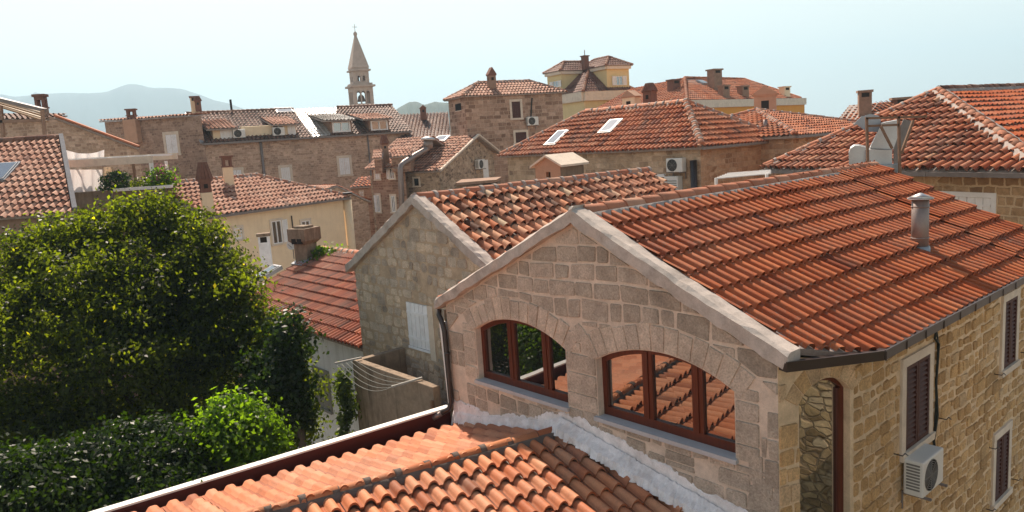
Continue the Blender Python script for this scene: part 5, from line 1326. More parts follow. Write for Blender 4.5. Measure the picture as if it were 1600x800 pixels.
# lean-to and small gable between D and S2
LT = empty('lean_to', D(568, 300, 52) * V(1, 1, 0) + V(0, 0, GROUND), 'dark lean-to with small red tile roof left of the narrow stone house', 'shed')
q0, q1, t1, t0 = D(547, 293, 52), D(581, 291, 52), D(579, 276, 54), D(562, 280, 54); mb = MB(); q1[2] = q0[2]; t0[2] = t1[2]
tiles(mb, [q0, q1, t1, t0], T_P, PR_LOW, tw=.26, tl=.42, H=.07, jit=.3, seed=107); mb.build('roof', parent=LT)
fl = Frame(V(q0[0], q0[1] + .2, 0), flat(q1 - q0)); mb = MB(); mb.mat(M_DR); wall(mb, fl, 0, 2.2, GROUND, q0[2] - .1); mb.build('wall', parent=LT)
a, z1 = fl.at(562, 299); b, z0 = fl.at(568, 308); window(LT, fl, a, b, z0, z1, 'closed', STONETRIM, WHITE, fw=.06)
VH = empty('stone_house', D(552, 340, 45) * V(1, 1, 0) + V(0, 0, GROUND), 'little rubble gable house squeezed behind the cream house corner', 'house')
v0, v1, v2 = D(500, 305, 45), D(524, 290, 46), D(577, 314, 47.5); fv = Frame(V(v0[0], v0[1], 0), flat(v2 - v0)); lv = float(np.dot(v2 - v0, fv.u)); lm = float(np.dot(v1 - v0, fv.u))
mb = MB(); mb.mat(M_FAR); wall(mb, fv, 0, lv - .1, GROUND, [(0, v0[2] - .1), (lm, v1[2] - .1), (lv - .1, v2[2] - .1)]); mb.build('wall', parent=VH)
mb = MB(); bb = -fv.n * 3.5; tiles(mb, [v2 + fv.n * .2, v2 + bb, v1 + bb, v1 + fv.n * .2], T_P, PR_LOW, tw=.26, tl=.42, H=.07, jit=.3, seed=108)
tiles(mb, [v0 + bb - fv.u * 2 - UP * 0, v0 + fv.n * .2 - fv.u * 2, v1 + fv.n * .2, v1 + bb], T_D, PR_LOW, tw=.26, tl=.42, H=.07, jit=.3, seed=109); mb.build('roof', parent=VH)

# ------------------------------------------------------------------ E: big stone building with dormers
dEl = 57.0; EL = D(316, 224, dEl); ER = D(643, 204.5, 65.4); mE = .47
eE = unit(ER - EL); bE = V(-eE[1], eE[0], 0); nE = slope_n(EL, ER, mE)
RLE, RRE = PL(291, 178, EL, nE), PL(607, 161, EL, nE)
E_ = empty('long_stone_building', (EL + ER) / 2 * V(1, 1, 0) + bE * 5 + V(0, 0, GROUND), 'long brown stone building with four roof dormers and a roof strip coloured pale for sun glare', 'building')
def onE(px, py): return PL(px, py, EL, nE)
g0, g1, g2_, g3 = onE(486, 214), onE(512, 212), onE(522, 162), onE(447, 167)
LE = float(np.linalg.norm(ER - EL)); WE = float(np.dot(RLE - EL, bE)); zrE = RLE[2]
def PE(a, b): return EL + eE * a + bE * b + UP * mE * b
def uvE(p): return float(np.dot(p - EL, eE)), float(np.dot(p - EL, bE))
aL, aR = uvE(RLE)[0], uvE(RRE)[0]
gs0, gs1 = uvE(g0)[0], uvE(onE(514, 211))[0]; gt0, gt1 = uvE(onE(455, 168))[0], uvE(onE(522, 164))[0]
mb = MB(); kw = dict(prof=PR_LOW, tw=.30, tl=.45, H=.10, lift=.04, jit=.25)
tiles(mb, [PE(0, 0), PE(gs0, 0), PE(gt0, WE), PE(aL, WE)], T_E, seed=111, **kw)
tiles(mb, [PE(gs1, 0), PE(LE, 0), PE(aR, WE), PE(gt1, WE)], T_E, seed=112, **kw)
rE = mb.build('roof', parent=E_)
mb = MB(); tiles(mb, [PE(gs0, 0) + nE * .01, PE(gs1, 0) + nE * .01, PE(gt1, WE) + nE * .01, PE(gt0, WE) + nE * .01], T_GL, seed=113, prof=PR_LOW, tw=.33, tl=.5, H=.05, lift=.03, jit=.2); mb.build('roof', parent=E_)['label'] = 'glossy roof strip, coloured pale for sun glare'
mb = MB(); mb.mat(T_E); back = bE * WE; mb.face([PE(aL, WE), PE(aR, WE), PE(aR, WE) + back - UP * mE * WE, PE(aL, WE) + back - UP * mE * WE]); mb.build('rear_roof', parent=E_)
mb = MB(); ridge(mb, PE(aL, WE), PE(gt0, WE), T_E, r=.16, seed=12, mort=None); mb.build('ridge_tiles', parent=rE); mb = MB(); ridge(mb, PE(gt1, WE) , PE(aR, WE), T_E, r=.16, seed=13, mort=None); mb.build('ridge_tiles', parent=rE); mb = MB(); mb.mat(LEAD); mb.bar(PE(aL, WE) + UP * .02, PE(0, 0) + UP * .02, .22, .12); mb.build('verge_flashing', parent=rE)
fE = Frame(V(EL[0], EL[1], EL[2]) + bE * .25, eE)
mb = MB(); mb.mat(M_FAR); wall(mb, fE, .1, LE - .15, GROUND - EL[2], -.02); mb.build('wall', parent=E_)
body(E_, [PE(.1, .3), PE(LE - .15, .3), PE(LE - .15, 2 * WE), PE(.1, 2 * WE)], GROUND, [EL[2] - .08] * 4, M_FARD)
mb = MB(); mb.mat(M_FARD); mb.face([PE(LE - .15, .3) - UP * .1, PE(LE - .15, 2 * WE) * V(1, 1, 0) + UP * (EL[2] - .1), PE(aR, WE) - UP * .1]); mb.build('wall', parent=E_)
mb = MB(); mb.mat(GUTG); mb.bar(PE(0, -.05) - UP * .05, PE(LE, -.05) - UP * .05, .16, .14); mb.build('gutter', parent=E_)
for px in (406, 574):
    a, z = fE.at(px, 216); mb = MB(); mb.mat(GUTG); mb.tube([fE.P(a, -.1, .1), fE.P(a, -8, .1)], .1 if px < 500 else .06, 6); mb.build('downpipe', parent=E_)
for (x0, y0, x1, y1, st) in ((529, 247, 548, 272, 'closed'), (438, 262, 455, 284, 'single'), (362, 266, 378, 276, 'closed')):
    a, z1 = fE.at(x0, y0); b, z0 = fE.at(x1, y1); window(E_, fE, a, b, z0, z1, st, STONETRIM, WHITEOLD if st != 'single' else WHITE, fw=.18)
def dormer(px0, px1, pyb, pyt, b0, m2, tm, win, over_l=.9, over_r=.35, wm=P_CREAM, label=None):
    a0, _ = uvE(onE(px0, pyb)); p0 = onE(px0, pyb); fr = Frame(V(*PE(0, b0)) * V(1, 1, 0) , eE); a0, zb0 = fr.at(px0, pyb); a1, _ = fr.at(px1, pyb); _, zt0 = fr.at(px0, pyt)
    zbase = EL[2] + mE * b0; bt = (zt0 - zbase) / (mE - m2)
    P3 = lambda a, db, z: fr.P(a, z, -db)
    mb = MB(); mb.mat(wm)
    mb.face([P3(a0, 0, zbase - .1), P3(a1, 0, zbase - .1), P3(a1, 0, zt0), P3(a0, 0, zt0)])
    for a in (a0, a1): mb.face([P3(a, 0, zbase - .1), P3(a, 0, zt0), P3(a, bt, zt0 + m2 * bt), P3(a, bt * .1, zbase)])
    d = mb.build('dormer', parent=E_)
    if label: d['label'] = label
    mb = MB(); ov = .45
    tiles(mb, [P3(a0 - over_l, -ov, zt0 - m2 * ov), P3(a1 + over_r, -ov, zt0 - m2 * ov), P3(a1 + over_r, bt, zt0 + m2 * bt), P3(a0 - over_l, bt, zt0 + m2 * bt)], tm, PR_LOW, tw=.3, tl=.42, H=.08, jit=.3, seed=int(px0)); mb.build('dormer_roof', parent=d)
    if win == 'sh':
        s = MB(); planks(s, fr, a0 + (a1 - a0) * .35, a1 - .05, zbase + .02, zt0 - .12, .02, .06, WHITE, 4, False); s.build('shutter', parent=d)
    else:
        s = MB(); s.mat(WHITE); z0, z1 = zbase + .12, zt0 - .2; w0, w1 = a0 + .15, a1 - .15
        s.fbox(fr, w0, w1, z0, z0 + .1, .01, .08); s.fbox(fr, w0, w1, z1 - .1, z1, .01, .08)
        for x in (w0, (w0 + w1) / 2 - .06, w1 - .12): s.fbox(fr, x, x + .12, z0 + .1, z1 - .1, .01, .08)
        s.mat(GLASSD); s.fbox(fr, w0 + .12, w1 - .12, z0 + .1, z1 - .1, .012, .02); s.build('window', parent=d)
    return fr
dormer(334, 366, 221, 200, .5, .22, T_D, 'sh', .5, .3, label='dormer with white board shutter, left end')
fd2 = dormer(443, 464, 214, 193, .5, .2, T_D, 'sh', .9, .3, label='dormer with white shutter under sagging tile roof')
dormer(517, 551, 209, 187, .35, .16, T_GL, 'gl', .7, .2, P_BROWN, 'dormer with glossy roof coloured pale for sun glare, white double window')
dormer(577, 609, 205, 185, .35, .16, T_D, 'gl', .7, .2, P_BROWN, 'dormer with tiled roof and white double window, right end')
for px, py, t in ((375, 219, 'grey boxed air conditioner beside the leftmost dormer'), (435, 213, 'grey boxed air conditioner left of dormer with sagging tile roof')):
    q = PE(uvE(onE(px, py))[0], .55); ac_unit(q, math.atan2(eE[1], eE[0]), t, 1.1)
mb = MB(); mb.mat(P_CREAM); a0_ = uvE(onE(381, 218))[0]; a1_ = uvE(onE(430, 214))[0]
mb.hexa([PE(a0_, .7), PE(a1_, .7), PE(a1_, 1.2), PE(a0_, 1.2)], [PE(a0_, .7) + UP * .75, PE(a1_, .7) + UP * .75, PE(a1_, 1.2) + UP * .55, PE(a0_, 1.2) + UP * .55]); mb.build('parapet', parent=E_)
skylight(rE, onE(444, 174), eE, nE, 1.3, .9)
chimney(rE, 309, 202, 150, 13, onE(309, 198)[1], 'slab', P_CREAM, P_BRICK, az=.3, label='tall brick chimney at left roof end')
chimney(rE, 310.5, 172, 150, 10.5, onE(309, 198)[1] - .3, 'pyramid', P_BRICK, P_BRICK, az=.3, sink=.1, name='chimney_pot')
q = onE(362, 173); mb = MB(); mb.mat(SOOT); mb.tube([q, q + UP * .9], .09, 6); mb.build('vent_pipe', parent=rE)

# F2: stone block joined to the left of E
f2a, f2b = D(163, 189, 60), D(293, 181, 57.6); z2 = f2a[2]; F2 = empty('stone_building', (f2a + f2b) / 2 * V(1, 1, 0) + V(0, 0, GROUND), 'dark brown stone building with one white shuttered window left of the dormers', 'building')
ff = Frame(V(f2a[0], f2a[1], z2), flat(f2b - f2a)); LF2 = float(np.dot(f2b - f2a, ff.u)); bF = -ff.n
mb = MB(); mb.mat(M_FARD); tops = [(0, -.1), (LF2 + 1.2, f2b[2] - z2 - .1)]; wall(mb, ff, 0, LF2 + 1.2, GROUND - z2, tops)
mb.face([ff.P(0, GROUND - z2), ff.P(0, GROUND - z2, -9), ff.P(0, -.1, -9), ff.P(0, -.1)]); mb.build('wall', parent=F2)
p, q = f2a - bF * .3, f2b - bF * .3 + ff.u * .3; mb = MB(); tiles(mb, [p - ff.u * .2, q, q + bF * 2.5 + UP * .16, p + bF * 2.5 + UP * .16 - ff.u * .2], T_D, PR_LOW, tw=.32, tl=.45, H=.10, jit=.3, seed=121); rF2 = mb.build('roof', parent=F2)
for (x0, y0, x1, y1) in ((258, 211, 279, 239), (264, 291, 285, 310)):
    a, z1 = ff.at(x0, y0); b, z0 = ff.at(x1, y1); window(F2, ff, a, b, z0, z1, 'closed', STONETRIM, WHITEOLD, fw=.22)
a, z0 = ff.at(204, 224); b, z1 = ff.at(219, 190); mb = MB(); mb.mat(P_PINK); mb.fbox(ff, a, b, z0, z1 + .2, .02, .5); mb.build('chimney_breast', parent=F2)
chimney(rF2, 207, 190, 170, 15, 59.3, 'lantern', P_BRICK, P_BRICK, az=.2)
# G: stone gable at left
GA = D(-60, 184, 46); GB, GC, GD = D(0, 183, 46), D(92, 183, 46), D(222, 231, 46)
G_ = empty('stone_building', D(100, 250, 48) * V(1, 1, 0) + V(0, 0, GROUND), 'weathered stone gable wall with long sloping tile edge at left', 'building')
fg = Frame(V(GA[0], GA[1], 0), V(1, 0, 0)); X = lambda p: float(p[0] - GA[0])
mb = MB(); mb.mat(M_FAR); wall(mb, fg, 0, X(GD) - .2, GROUND, [(0, GA[2]), (X(GC), GC[2]), (X(GD) - .2, GD[2] - .05)]); mb.build('wall', parent=G_)
mb = MB(); by = flat(GD) * 9 + V(-2.5, 0, 0); fw_ = V(0, -.35, 0)
tiles(mb, [GD + fw_, GD + by, GC + by, GC + fw_], T_E, PR_LOW, tw=.3, tl=.42, H=.09, jit=.3, seed=123)
tiles(mb, [GA + fw_ - UP * .1, GC + fw_ - UP * .1 - V(.6, 0, 0), GC + V(-.6, 2, .22), GA + V(0, 2, .22)], T_E, PR_LOW, tw=.3, tl=.42, H=.12, jit=.3, seed=124); rG = mb.build('roof', parent=G_)
body(G_, [GA + V(0, .1, 0), GD + V(-.3, .1, 0), GD + V(-.3, 0, 0) + by, GA + by], GROUND, GD[2] - .2, M_FARD)
chimney(rG, 68.5, 188, 147, 17, 46.5, 'lantern', P_BROWN, P_BRICK, az=.1, sink=.8, label='tall open lantern chimney')
mb = MB(); mb.mat(T_P); mb.bar(GC + fw_ * 1.1 + UP * .1, GD + fw_ * 1.1 + UP * .1, .25, .10); mb.build('verge_tiles', parent=rG)

# H: left edge tiled roof
hr0, hr1 = D(-60, 226, 28.5), D(93, 218, 28.5); hr1[2] = hr0[2]
_q = D(109, 306, 25.0); bH = float(np.linalg.norm((_q - hr1)[:2])); nH0 = flat(_q - hr1); mH = (hr1[2] - _q[2]) / bH; bH *= 1.25
he0, he1 = hr0 + nH0 * bH - UP * mH * bH, hr1 + nH0 * bH - UP * mH * bH
H2 = empty('tiled_house', (he0 + he1) / 2 * V(1, 1, 0) + V(0, 0, GROUND), 'house at left edge with steep salmon tile roof and grey verge flashing', 'house')
mb = MB(); tiles(mb, [he0, he1, hr1, hr0], T_D, PR_LOW, tw=.235, tl=.36, H=.09, lift=.04, jit=.08, seed=131)
tiles(mb, [hr1 - nH0 * 4 - UP * mH * 4, hr0 - nH0 * 4 - UP * mH * 4, hr0, hr1], T_D, PR_LOW, tw=.235, tl=.36, H=.09, seed=132); rH = mb.build('roof', parent=H2)
mb = MB(); ridge(mb, hr0, hr1, T_E, r=.13, seed=14, mort=None); mb.build('ridge_tiles', parent=rH)
mb = MB(); mb.mat(VERGE); e = unit(he1 - hr1); mb.bar(hr1 + V(.08, 0, .10), he1 + V(.08, 0, .10), .14, .14); mb.build('verge_flashing', parent=rH)
body(H2, [he0 - nH0 * .3, he1 - nH0 * .3, he1 - nH0 * 8, he0 - nH0 * 8], GROUND, he0[2] - .1, P_BROWN)
mb = MB(); mb.mat(P_CREAM); c_ = V(-.05, 0, -.15); mb.face([he1 - nH0 * .3 + c_, hr1 + c_, hr1 - nH0 * 4 - UP * mH * 4 + c_]); mb.build('wall', parent=H2)
nHh = np.cross(unit(he1 - he0), unit(hr0 - he0)); skylight(rH, PL(4, 272, he0, nHh), unit(he1 - he0), nHh if nHh[2] > 0 else -nHh, .7, 1.2)

# I: terrace house with white pergola, curtain and laundry
dI = 33.0; it = D(180, 296, dI)[2]; TI = empty('terrace_house', D(185, 320, dI + 2) * V(1, 1, 0) + V(0, 0, GROUND), 'grey terrace block carrying planters behind the big tree', 'house')
body(TI, [D(100, 296, dI - 1), D(268, 290, dI - 1), D(268, 290, dI + 6), D(100, 296, dI + 6)], GROUND, it, P_CONCD)
mb = MB(); mb.mat(WHITE); p, q = D(180, 297, dI - 1.1), D(268, 291, dI - 1.1); mb.bar(p, q, .3, .12); mb.build('parapet_cap', parent=TI)
PI_ = empty('pergola', V(D(170, 290, dI)[0], dI, it), 'white framed pergola over the terrace with a curtain below', 'pergola')
pa, pb = D(107, 256, dI - .4), D(238, 249, dI - .4); pb[2] = pa[2] + (pb[2] - pa[2])
def pp_(p, q, w, h, m, name):
    mb = MB(); mb.mat(m); mb.bar(p, q, w, h); mb.build(name, parent=PI_)
pp_(pa, pb, .15, .30, STONETRIM, 'beam'); pp_(pa + V(0, 2.5, .1), pb + V(0, 2.5, .1), .15, .28, STONETRIM, 'beam')
for k in range(5): q = pa + (pb - pa) * (k + .05) / 4.3; pp_(q + UP * .17, q + V(0, 2.6, .17), .07, .08, WHITE, 'slat')
for t, m in ((.985, WHITE), (.86, WHITE), (.66, WHITE), (.44, RUST)): q = pa + (pb - pa) * t + V(0, 0 if t > .9 else 2.4, -.1); pp_(q, V(q[0], q[1], it), .10, .10, m, 'post')
def sheet(parent, x0, x1, y0, y1, d, mat, name, wave=.08, n=24, drop=0, seed=1):
    rg = random.Random(seed); mb = MB(); mb.mat(mat); rows = []
    for k in range(n + 1):
        t = k / n; x = x0 + (x1 - x0) * t; sg = drop * 4 * t * (1 - t); col = []
        for j in range(6):
            s = j / 5; p = D(x, y0 + (y1 - y0) * s + sg * (1 - .3 * s), d); p = p + V(0, math.sin(t * 21 + seed) * wave * (.4 + s), 0); col.append(mb.pt(p))
        rows.append(col)
    for a, b in zip(rows, rows[1:]):
        for j in range(5): mb.idx((a[j], b[j], b[j + 1], a[j + 1]), .5, True)
    return mb.build(name, parent=parent) if parent is not None else mb.build(name, base=D((x0 + x1) / 2, y1, d))
sheet(PI_, 108, 160, 265, 306, dI - .1, CLOTH, 'curtain'); sheet(PI_, 162, 178, 261, 290, dI + 1.2, CLOTHT, 'curtain', .05)
tag(sheet(None, 103, 163, 234, 247, dI + 1.2, CLOTH, 'laundry', .1, 24, 6, 4), 'white laundry slung on a line above the terrace pergola', 'laundry')
for (px, py, r_, n, m, lab) in ((253, 282, (.55, .5, .55), 1500, LEAFL, 'flowering shrub with pink blooms on the terrace edge'), (182, 288, (.7, .4, .55), 1200, LEAFD, 'dark leafy potted plant on the terrace, behind tree top'), (222, 292, (.4, .4, .4), 700, LEAF, 'small low plant on terrace between the bigger plants')):
    c = D(px, py, dI - .6); t = empty('terrace_plant', V(c[0], c[1], it), lab, 'plant'); trunk(t, V(c[0], c[1], it), c, .03, [])
    leaf_cloud('foliage', [(c, r_, n)], .13, m, t, int(px), .12, 12)
    if 'pink' in lab: leaf_cloud('flowers', [(D(258, 272, dI - .6), (.45, .4, .35), 160)], .13, PINKF, t, 5, .1, 8)

# J: awning frame top left
J = empty('awning', D(35, 215, 37), 'retracted striped awning on a brown steel frame at top left', 'awning')
ja, jb = D(-30, 148, 37), D(69, 172, 37)
mb = MB(); mb.mat(GUTG); mb.bar(ja, jb, .5, .16); mb.build('housing', parent=J)
for k in range(4):
    mb = MB(); mb.mat(CLOTHT if k % 2 else STONETRIM); o_ = V(0, .25 + k * .25, -.10 - k * .12); mb.bar(ja + o_, jb + o_ + V(-.3 - .1 * k, 0, 0), .22, .07); mb.build('slat', parent=J)
for p, q in (((1, 165), (6, 222)), ((66, 172), (71, 222)), ((0, 190), (66, 188))):
    mb = MB(); mb.mat(P_BROWN); mb.bar(D(*p, 36.8), D(*q, 36.8), .13); mb.build('post' if p[1] < 180 else 'rail', parent=J)

# K: stone tower house, centre
cK = D(723, 150, 54); rK, lK = Z(885, 143.5, cK[2]), Z(679, 157.5, cK[2]); dK = flat(rK - cK); wK = abs(float(np.dot(lK - cK, V(-dK[1], dK[0], 0))))
K_ = house('stone_house', 'tall square stone house with pale hip roof and brown shutters', cK - dK * 0, dK, float(np.dot(rK - cK, dK)), wK, cK[2], .50, wK / 2, wK / 2, T_D, M_K, tw=.26, tl=.42, H=.085, seed=140, gut=None, over=.25, prof=PR_LOW, ridge_m=T_D)
fK = K_['fr'][0]
for (x0, y0, x1, y1) in ((799, 159, 814, 184), (805, 207, 823, 222)):
    a, z1 = fK.at(x0, y0); b, z0 = fK.at(x1, y1); window(K_['root'], fK, a, b, z0, z1, 'single', STONETRIM, SHUTB, fw=.16)
a, z0 = fK.at(830, 196); ac_unit(fK.P(a, z0, .02), math.atan2(dK[1], dK[0]), 'white air conditioner on tall square stone house', 1.05)
mb = MB(); mb.mat(CABLE); a, z0 = fK.at(829, 186); b, z1 = fK.at(831, 153); mb.tube([fK.P(a, z0, .05), fK.P(b - .08, z1 - .5, .05), fK.P(b, z1, .05)], .05, 5); mb.build('cable', parent=K_['root'])
fK2 = K_['fr'][3]; a, z1 = fK2.at(711, 163); b, z0 = fK2.at(721, 172); a, b = min(a, b), max(a, b); window(K_['root'], fK2, a, b, z0, z1, 'dark', STONETRIM, SHUTB, fw=.0)
pK, _, _ = roofp(K_, 769, 138); chimney(K_['roof'], 769, 140, 105, 14, pK[1], 'gable', P_BROWN, P_BRICK, az=.4)
# dark roof between E and K
KL = empty('low_house', D(655, 230, 68) * V(1, 1, 0) + V(0, 0, GROUND), 'low house with dark brown tile roof between dormers and square stone house', 'house')
q0, q1 = D(628, 222, 64), D(705, 218, 64); q1[2] = q0[2]; t0, t1 = D(600, 181, 70), D(700, 176, 70); mb = MB()
tiles(mb, [q0, q1, t1, t0], T_E, PR_LOW, tw=.3, tl=.42, H=.11, jit=.2, seed=142); rKL = mb.build('roof', parent=KL)
body(KL, [q0, q1, t1 + V(0, 5, 0), t0 + V(0, 5, 0)], GROUND, q0[2] - .12, M_FARD)
chimney(rKL, 661.5, 179, 164, 11, 68.5, 'gable', P_BRICK, P_BRICK, az=.2)

# ------------------------------------------------------------------ bell tower
dT = 120.; kT = dT / FPX; tb = D(565, 160, dT)
TW = empty('bell_tower', V(tb[0], tb[1], GROUND), 'slender stone church bell tower with pointed spire', 'church tower')
azT = .45; uT = V(math.cos(azT), math.sin(azT), 0); gT = V(-uT[1], uT[0], 0)
zt = lambda py: D(560, py, dT)[2]
def ring(r, z): return [V(tb[0], tb[1], z) + uT * r * sx + gT * r * sy for sx, sy in ((-1, -1), (1, -1), (1, 1), (-1, 1))]
TST = m_plain('tower_stone', (.48, .37, .30), .35, .92, .3, (.25, .2, .17), scale=1.2, bstr=.5)
zc0, zc1, zc2, zc3, ztip = zt(137), zt(113), zt(106), zt(112), zt(54)
rb = 15.2 * kT; rm = 11.8 * kT
frs = []
for k in range(4):
    R4 = ring(rb, 0); p, q = R4[k], R4[(k + 1) % 4]; fr = Frame(p, unit(q - p)); Lw = 2 * rb; w_ = Lw * .19; mb = MB(); mb.mat(TST)
    ops = [(Lw * (.5 + s * .24) - w_ / 2, Lw * (.5 + s * .24) + w_ / 2, zt(163), zt(147), zt(143.5)) for s in (-1, 0, 1)]
    wall(mb, fr, 0, Lw, GROUND, zc0, ops, .35); mb.build('belfry_wall', parent=TW)
    R4 = ring(rm, 0); p, q = R4[k], R4[(k + 1) % 4]; fr = Frame(p, unit(q - p)); Lw = 2 * rm; w_ = Lw * .17; mb = MB(); mb.mat(TST)
    ops = [(Lw * (.5 + s * .17) - w_ / 2, Lw * (.5 + s * .17) + w_ / 2, zt(128), zt(122), zt(119.5)) for s in (-1, 1)]
    wall(mb, fr, 0, Lw, zc0, zc3, ops, .3); mb.build('drum_wall', parent=TW)
for zz, r, h in ((zc0, rb + .35, .28), (zc0 + .28, rb + .02, .3), (zc3, rm + .30, .25), (zc3 + .25, rm + .06, .25)):
    mb = MB(); mb.mat(TST); mb.hexa(ring(r, zz), ring(r, zz + h)); mb.build('cornice', parent=TW)
mb = MB(); mb.mat(TST); base = zc3 + .5
N = 14
for k in range(N):
    t0_, t1_ = k / N, (k + 1) / N; r0_, r1_ = rm * 1.02 * (1 - t0_) + .12, rm * 1.02 * (1 - t1_) + .12
    mb.hexa(ring(r0_, base + (ztip - base) * t0_), ring(r1_, base + (ztip - base) * t1_))
mb.build('spire', parent=TW)
mb = MB(); mb.mat(TST); c = V(tb[0], tb[1], ztip); mb.tube([c - UP * .3, c, c + UP * .25, c + UP * .5], [.16, .3, .3, .08], 8); mb.mat(GUTG); mb.tube([c + UP * .4, c + UP * 1.6], .04, 5); mb.tube([c + UP * 1.15 - uT * .4, c + UP * 1.15 + uT * .4], .04, 5); mb.build('cross', parent=TW)
mb = MB(); mb.mat(RUST); mb.tube([V(tb[0], tb[1], zt(148)), V(tb[0], tb[1], zt(151)), V(tb[0], tb[1], zt(157)), V(tb[0], tb[1], zt(159))], [.15, .45, .6, .8], 12); mb.tube([V(tb[0], tb[1], zt(143)), V(tb[0], tb[1], zt(148))], .06, 5); mb.build('bell', parent=TW)

# ------------------------------------------------------------------ N: yellow house with raised corner blocks
dN = 75.; C0 = D(912, 143, dN); aN = flat(V(.87, .5, 0)); bN = V(-aN[1], aN[0], 0); kN = dN / FPX
N_ = empty('yellow_house', C0 * V(1, 1, 0) + aN * 2.5 + bN * 3 + V(0, 0, GROUND), 'yellow house with stepped dark tile hip roofs and white shutters on the skyline', 'house')
def PN(a, b, z): return V(C0[0], C0[1], 0) + aN * a + bN * b + UP * z
z0N = C0[2]; LAn, LBn = 5.9, 6.3
body(N_, [PN(0, 0, 0), PN(LAn, 0, 0), PN(LAn, LBn, 0), PN(0, LBn, 0)], GROUND, z0N - .4, P_YEL)
mb = MB(); mb.mat(STONETRIM)
for p, q in ((PN(-.1, -.1, z0N - .45), PN(LAn + .1, -.1, z0N - .45)), (PN(-.1, -.1, z0N - .45), PN(-.1, LBn, z0N - .45))): mb.bar(p, q, .5, .9)
mb.build('cornice', parent=N_)
zpk = z0N + 2.6
def hip(parent, a0, a1, b0, b1, ze, rise, tm, seed, ov=.3):
    q = [PN(a0 - ov, b0 - ov, ze), PN(a1 + ov, b0 - ov, ze), PN(a1 + ov, b1 + ov, ze), PN(a0 - ov, b1 + ov, ze)]
    da, db = a1 - a0, b1 - b0; m = min(da, db) / 2 + ov
    if da >= db: r0, r1 = PN(a0 - ov + m, (b0 + b1) / 2, ze + rise), PN(a1 + ov - m, (b0 + b1) / 2, ze + rise); F = [[q[0], q[1], r1, r0], [q[1], q[2], r1], [q[2], q[3], r0, r1], [q[3], q[0], r0]]
    else: r0, r1 = PN((a0 + a1) / 2, b0 - ov + m, ze + rise), PN((a0 + a1) / 2, b1 + ov - m, ze + rise); F = [[q[0], q[1], r0], [q[1], q[2], r1, r0], [q[2], q[3], r1], [q[3], q[0], r0, r1]]
    mb = MB()
    for k, f in enumerate(F): tiles(mb, [p + UP * .001 * k for p in f], tm, PR_LOW, tw=.3, tl=.45, H=.07, seed=seed + k, jit=.1)
    o = mb.build('roof', parent=parent); mb = MB()
    for p, r in ((q[0], r0), (q[1], r1 if da >= db else r0), (q[2], r1), (q[3], r0 if da >= db else r1)): ridge(mb, p, r, T_D, r=.13, mort=None)
    if np.linalg.norm(r1 - r0) > .5: ridge(mb, r0, r1, T_D, r=.13, mort=None)
    mb.build('ridge_tiles', parent=o); return o
hip(N_, 0, LAn, 0, LBn, z0N, 2.5, T_N, 150)
zb1 = D(965, 102, dN + 2)[2]; zb2 = D(868, 112, dN + 4)[2]
body(N_, [PN(2.9, .02, 0), PN(5.7, .02, 0), PN(5.7, 3.2, 0), PN(2.9, 3.2, 0)], z0N - .6, zb1 - .1, P_YEL); rn1 = hip(N_, 2.9, 5.7, .02, 5.0, zb1, 1.0, T_N, 156)
body(N_, [PN(.02, 3.7, 0), PN(2.6, 3.7, 0), PN(2.6, 6.3, 0), PN(.02, 6.3, 0)], z0N - .6, zb2 - .1, P_YEL); hip(N_, .02, 5.0, 3.7, 6.3, zb2, 1.0, T_N, 162)
fN = Frame(PN(2.9, 0, 0), aN); a, z1 = fN.at(962, 119); b, z0 = fN.at(973, 133); window(N_, fN, a, b, z0, z1, 'open', P_YEL, WHITE, fw=.02)
fN2 = Frame(PN(0, 6.3, 0), -bN); a, z1 = fN2.at(862, 128); b, z0 = fN2.at(875, 135.5); window(N_, fN2, a + .25, b - .25, z0, z1, 'open', P_YEL, WHITE, fw=.02)
for z_, pl in ((zb1, [(2.9, 0), (5.7, 0)]), ):
    mb = MB(); mb.mat(STONETRIM); mb.bar(PN(2.8, -.1, zb1 - .2), PN(5.8, -.1, zb1 - .2), .25, .3); mb.bar(PN(2.8, -.1, zb1 - .2), PN(2.8, 3, zb1 - .2), .25, .3); mb.bar(PN(-.1, 3.6, zb2 - .2), PN(-.1, 6.4, zb2 - .2), .25, .3); mb.bar(PN(-.1, 3.6, zb2 - .2), PN(2.6, 3.6, zb2 - .2), .25, .3); mb.build('cornice', parent=N_)
cp = D(914, 94, dN + 4); mb = MB(); mb.mat(P_BRICK); fr = Frame(cp, aN); mb.fbox(fr, -.28, .28, -1, .35, -.28, .28); mb.fbox(fr, -.36, .36, .35, .45, -.36, .36); mb.tube([cp + UP * .45, cp + UP * 1.0], .04, 5); mb.build('chimney', parent=rn1)

